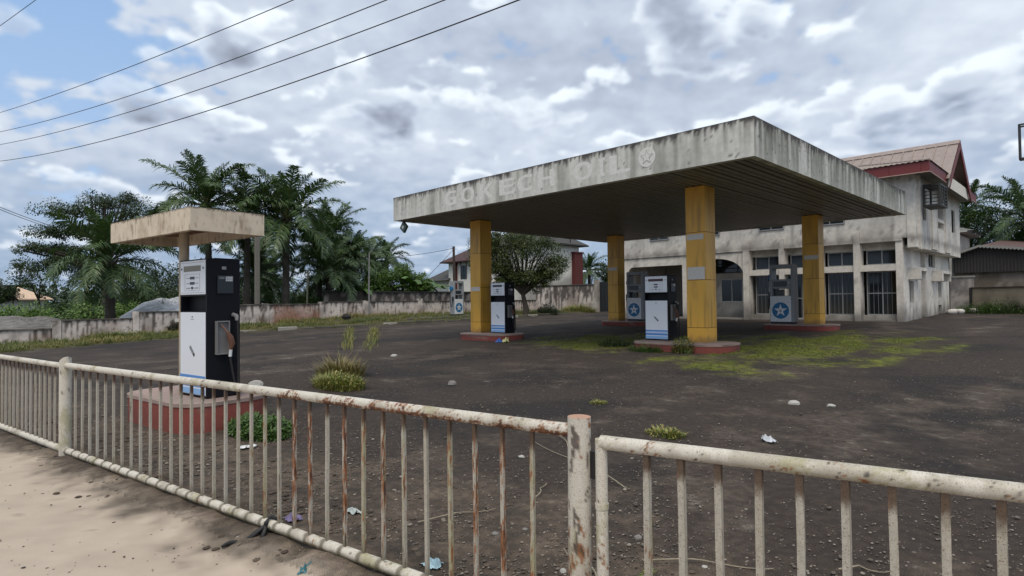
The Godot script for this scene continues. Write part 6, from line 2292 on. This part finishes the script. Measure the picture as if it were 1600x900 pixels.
func make_small_things() -> void:
	heap("gravel_heap", "large pale grey gravel heap behind the wall beside the kiosk pump", Vector3(11.1, 0.45, -40.3), 3.6, 3.2, 1.75, lin(0.42, 0.44, 0.475), false)
	heap("dirt_heap", "low dark grey dirt heap behind the low wall at the far left", Vector3(3.6, 0.1, -39.0), 5.0, 3.6, 1.15, lin(0.14, 0.135, 0.13), false)
	# stones
	var st: Array = []
	for k in 5:
		st.append(stone_mesh(50 + k, rng.randf_range(0.55, 0.8)))
	var pale := mat("pale_stone", lin(0.42, 0.41, 0.38), 0.9, "fine", 0.08)
	var grey := mat("grey_stone", lin(0.20, 0.19, 0.18), 0.9, "fine", 0.08)
	for s in [[8.70, -3.16, 0.085, 0, "pale lump of rock in the open forecourt at the right"], [8.82, -2.71, 0.06, 0, "flat white chip just right of the pale rock"], [3.45, -2.28, 0.028, 1, "grey stone left of the rusty post, mid height"], [3.05, -2.95, 0.022, 1, "grey stone below the sticks behind the railing"], [4.35, -4.25, 0.035, 0, "pale stone seen between railing bars left of centre"], [2.85, -3.05, 0.026, 1, "dark pebble nearest the bottom rail"], [2.75, -2.35, 0.022, 0, "pale pebble left of the rusty post near the bottom edge"], [3.35, -1.75, 0.02, 0, "white pebble by the gate's first baluster"], [7.0, -8.6, 0.09, 1, "brown stone right of the largest weed clump"], [9.2, -13.8, 0.10, 0, "white stone in the forecourt before the left front pillar"], [4.6, -11.6, 0.14, 0, "pale slab fragment left of the largest weed clump"], [34.6, -8.0, 0.3, 0, "distant pale rubble by the office corner"]]:
		var o := put("stone", st[rng.randi() % 5], pale if s[3] == 0 else grey)
		o.transform = Transform3D(Basis(Vector3.UP, rng.randf() * TAU).scaled(Vector3(s[2], s[2] * 0.8, s[2])), Vector3(s[0], gy(s[0], s[1]) + s[2] * 0.25, s[1]))
		tag(o, s[4], "stone", "loose stones on the forecourt")
	# sacks by the wall
	for s in [[36.4, -5.55, 0.26, "left white sack lying by the office corner"], [36.9, -5.35, 0.24, "middle white sack lying by the office corner"], [37.6, -4.85, 0.25, "right white sack standing apart by the grey wall"]]:
		var mb := MB.new()
		var rows: Array = []
		for j in 9:
			var row: Array = []
			var th := PI * j / 8
			for i in 16:
				var a := TAU * i / 16
				var k := 1.0 + 0.14 * N1.get_noise_3d(cos(a) * 30.0 + s[0] * 9.0, j * 6.0, sin(a) * 30.0)
				row.append(Vector3(signf(cos(a)) * pow(absf(cos(a)), 0.7) * pow(sin(th), 0.6) * k, 0.55 * cos(th) * k, signf(sin(a)) * pow(absf(sin(a)), 0.7) * pow(sin(th), 0.6) * 0.75 * k))
			rows.append(row)
		for j in 8:
			for i in 16:
				mb.quado(rows[j][i], rows[j][(i + 1) % 16], rows[j + 1][(i + 1) % 16], rows[j + 1][i], Vector3.ZERO)
		var o := obj("sack", mb, M["paper"])
		o.transform = Transform3D(Basis(Vector3.UP, rng.randf() * TAU).scaled(Vector3.ONE * s[2]), Vector3(s[0], gy(s[0], s[1]) + s[2] * 0.4, s[1]))
		tag(o, s[3], "sack", "white sacks by the office corner")
	# litter
	for s in [[2.27, -2.98, 0.10, 0.14, 0.05, lin(0.34, 0.50, 0.58), "pale blue plastic bag caught under the bottom rail"], [2.4, -4.17, 0.16, 0.10, 0.035, lin(0.40, 0.45, 0.44), "clear greenish plastic wrapper left of centre behind the railing"], [2.03, -4.4, 0.16, 0.12, 0.04, lin(0.16, 0.13, 0.25), "purple sweet wrapper behind the bottom rail"], [3.6, -2.9, 0.2, 0.12, 0.03, lin(0.40, 0.39, 0.36), "grey plastic scrap right of the railing's middle"], [2.65, -6.9, 0.22, 0.13, 0.03, lin(0.62, 0.63, 0.64), "white paper scrap in front of the kiosk island"], [1.72, -3.55, 0.16, 0.07, 0.04, lin(0.05, 0.16, 0.19), "teal cord scrap lying on the sandy path"], [6.49, -2.63, 0.14, 0.2, 0.06, lin(0.50, 0.53, 0.57), "white crumpled plastic just above the gate's top rail"], [13.9, -14.25, 0.35, 0.3, 0.15, lin(0.42, 0.42, 0.20), "yellowish crumpled bag at the left front island's right end"], [13.75, -14.4, 0.3, 0.2, 0.13, lin(0.04, 0.12, 0.42), "blue crumpled bag at the left front island's right end"]]:
		var o := obj("litter", crumple(Vector3.ZERO, s[2], s[3], s[4], s[5], int(s[0] * 100)), M["litter"])
		o.transform = Transform3D(Basis(Vector3.UP, rng.randf() * TAU), Vector3(s[0], gy(s[0], s[1]) + 0.012, s[1]))
		tag(o, s[6], "litter", "scraps of litter on the ground")
	# dry stalks
	for s in [[3.0, -2.35, 3.9, -3.2, "long pale stalk left of the rusty post"], [2.75, -2.1, 3.0, -2.55, "short bent stalk at the rusty post's foot"], [3.15, -2.05, 3.6, -1.45, "pale stalk running right behind the gate"], [4.2, -2.9, 4.9, -4.6, "thin stalk reaching far behind the railing"], [3.5, -3.3, 3.9, -3.5, "forked twig behind the railing's middle"], [2.6, -3.6, 3.2, -3.4, "broken pale stick near the bottom rail"], [4.9, -4.1, 5.5, -4.9, "straw by the pale stone"], [3.8, -1.15, 4.0, -0.95, "tiny straw in the gravel seen through the gate"]]:
		var mb := MB.new()
		mb.col = lin(0.36, 0.31, 0.23)
		var path: Array = []
		var rd: Array = []
		for k in 12:
			var t := k / 11.0
			var p := Vector3(lerpf(s[0], s[2], t), 0, lerpf(s[1], s[3], t)) + Vector3(0.03 * sin(t * 5.0), 0, 0.02 * sin(t * 8.0))
			p.y = gy(p.x, p.z) + 0.022 + 0.012 * sin(t * 6.0)
			path.append(p)
			rd.append(0.006 * (1.0 - 0.5 * t))
		mb.tube(path, rd, 6)
		tag(obj("dry_stalk", mb, M["bark"]), s[4], "stalk", "dry stalks behind the railing")
	var plate := MB.new()
	plate.cbox(Vector3(-0.2, -0.09, -0.015), Vector3(0.2, 0.09, 0.015), 0.006)
	var po := obj("small_plate", plate, M["paper"])
	po.position = Vector3(9.3, 0.9, -32.9)
	tag(po, "small pale plate among the dark creeper on the whitish wall", "plate")
	var lump := put("charred_stump", st[2], mat("charred", lin(0.018, 0.016, 0.015), 0.9, "fine", 0.2))
	lump.transform = Transform3D(Basis().scaled(Vector3(0.28, 0.36, 0.28)), Vector3(17.6, gy(17.6, -31.2) + 0.2, -31.2))
	tag(lump, "charred black stump on the grassy verge before the white wall", "stump")
	# loose gravel
	var pl: Array = []
	var tn: Array = []
	for k in 46000:
		var x: float
		var z: float
		if k < 22000:
			var t := rng.randf_range(-3.0, 10.5)
			var o := -absf(rng.randfn(0.0, 1.0)) * 1.15 + 0.2
			x = FX + FDX * t - FDZ * o
			z = FZ + FDZ * t + FDX * o
			if N1.get_noise_2d(x * 45.0, z * 45.0) < rng.randf_range(-0.45, 0.35):
				continue
		else:
			var a := deg_to_rad(45.0 + rng.randf_range(-46, 46))
			var r := lerpf(3.0, 19.0, pow(rng.randf(), 1.3))
			x = r * cos(a)
			z = -r * sin(a)
			if off_fence(x, z) > 0.1 and rng.randf() < 0.82:
				continue
			if N1.get_noise_2d(x * 14.0 + 300.0, z * 14.0) < rng.randf_range(-0.1, 0.35):
				continue
		var s := 0.004 + 0.007 * pow(rng.randf(), 3.0) + 0.014 * pow(rng.randf(), 22.0)
		pl.append(Transform3D(Basis(Vector3.UP, rng.randf() * TAU).scaled(Vector3(s, s * 0.8, s * 0.8)), Vector3(x, gy(x, z) + s * 0.5, z)))
		var c := lin(0.08, 0.066, 0.054).lerp(lin(0.27, 0.235, 0.195), pow(rng.randf(), 2.0))
		tn.append(c)
	# pale chips worked loose from the old surface
	for k in 22000:
		var a := deg_to_rad(45.0 + rng.randf_range(-46, 46))
		var r := lerpf(2.6, 17.0, pow(rng.randf(), 1.15))
		var x := r * cos(a)
		var z := -r * sin(a)
		if off_fence(x, z) > 0.0 or N1.get_noise_2d(x * 10.0 + 500.0, z * 18.0) < rng.randf_range(-0.5, 0.25):
			continue
		var s := 0.003 + 0.004 * pow(rng.randf(), 2.0) + 0.00025 * r
		pl.append(Transform3D(Basis(Vector3.UP, rng.randf() * TAU).scaled(Vector3(s * 1.5, s * 0.5, s)), Vector3(x, gy(x, z) + s * 0.4, z)))
		tn.append(lin(0.075, 0.06, 0.05).lerp(lin(0.26, 0.23, 0.20), pow(rng.randf(), 2.6)))
	# clods of dark earth along the foot of the railing
	for k in 1500:
		var t := rng.randf_range(-3.0, 8.0)
		var o := rng.randfn(-0.25, 0.33)
		var x := FX + FDX * t - FDZ * o
		var z := FZ + FDZ * t + FDX * o
		if N1.get_noise_2d(x * 50.0 + 70.0, z * 50.0) < 0.08:
			continue
		var s := rng.randf_range(0.008, 0.024)
		pl.append(Transform3D(Basis(Vector3.UP, rng.randf() * TAU).scaled(Vector3(s * 1.2, s * 0.8, s)), Vector3(x, gy(x, z) + s * 0.3, z)))
		tn.append(lin(0.07, 0.052, 0.038) * rng.randf_range(0.6, 1.5))
	# dark grit trodden into the sandy path
	for k in 1400:
		var t := rng.randf_range(-3.0, 8.0)
		var o := rng.randf_range(0.3, 2.4)
		var x := FX + FDX * t - FDZ * o
		var z := FZ + FDZ * t + FDX * o
		if N1.get_noise_2d(x * 40.0 + 170.0, z * 40.0) < rng.randf_range(0.0, 0.3):
			continue
		var s := 0.003 + 0.008 * pow(rng.randf(), 4.0)
		pl.append(Transform3D(Basis(Vector3.UP, rng.randf() * TAU).scaled(Vector3(s * 1.4, s * 0.6, s * 0.8)), Vector3(x, gy(x, z) + s * 0.4, z)))
		tn.append(lin(0.06, 0.048, 0.038) * rng.randf_range(0.5, 2.2))
	var gm := mat("grit", Color(1, 1, 1), 0.9, "", 1.0, true)
	var gs := scatter("loose_gravel", stone_mesh(77, 0.7), gm, pl, tn)
	tag(gs, "loose grit and pebbles strewn over the ground behind the railing", "gravel")
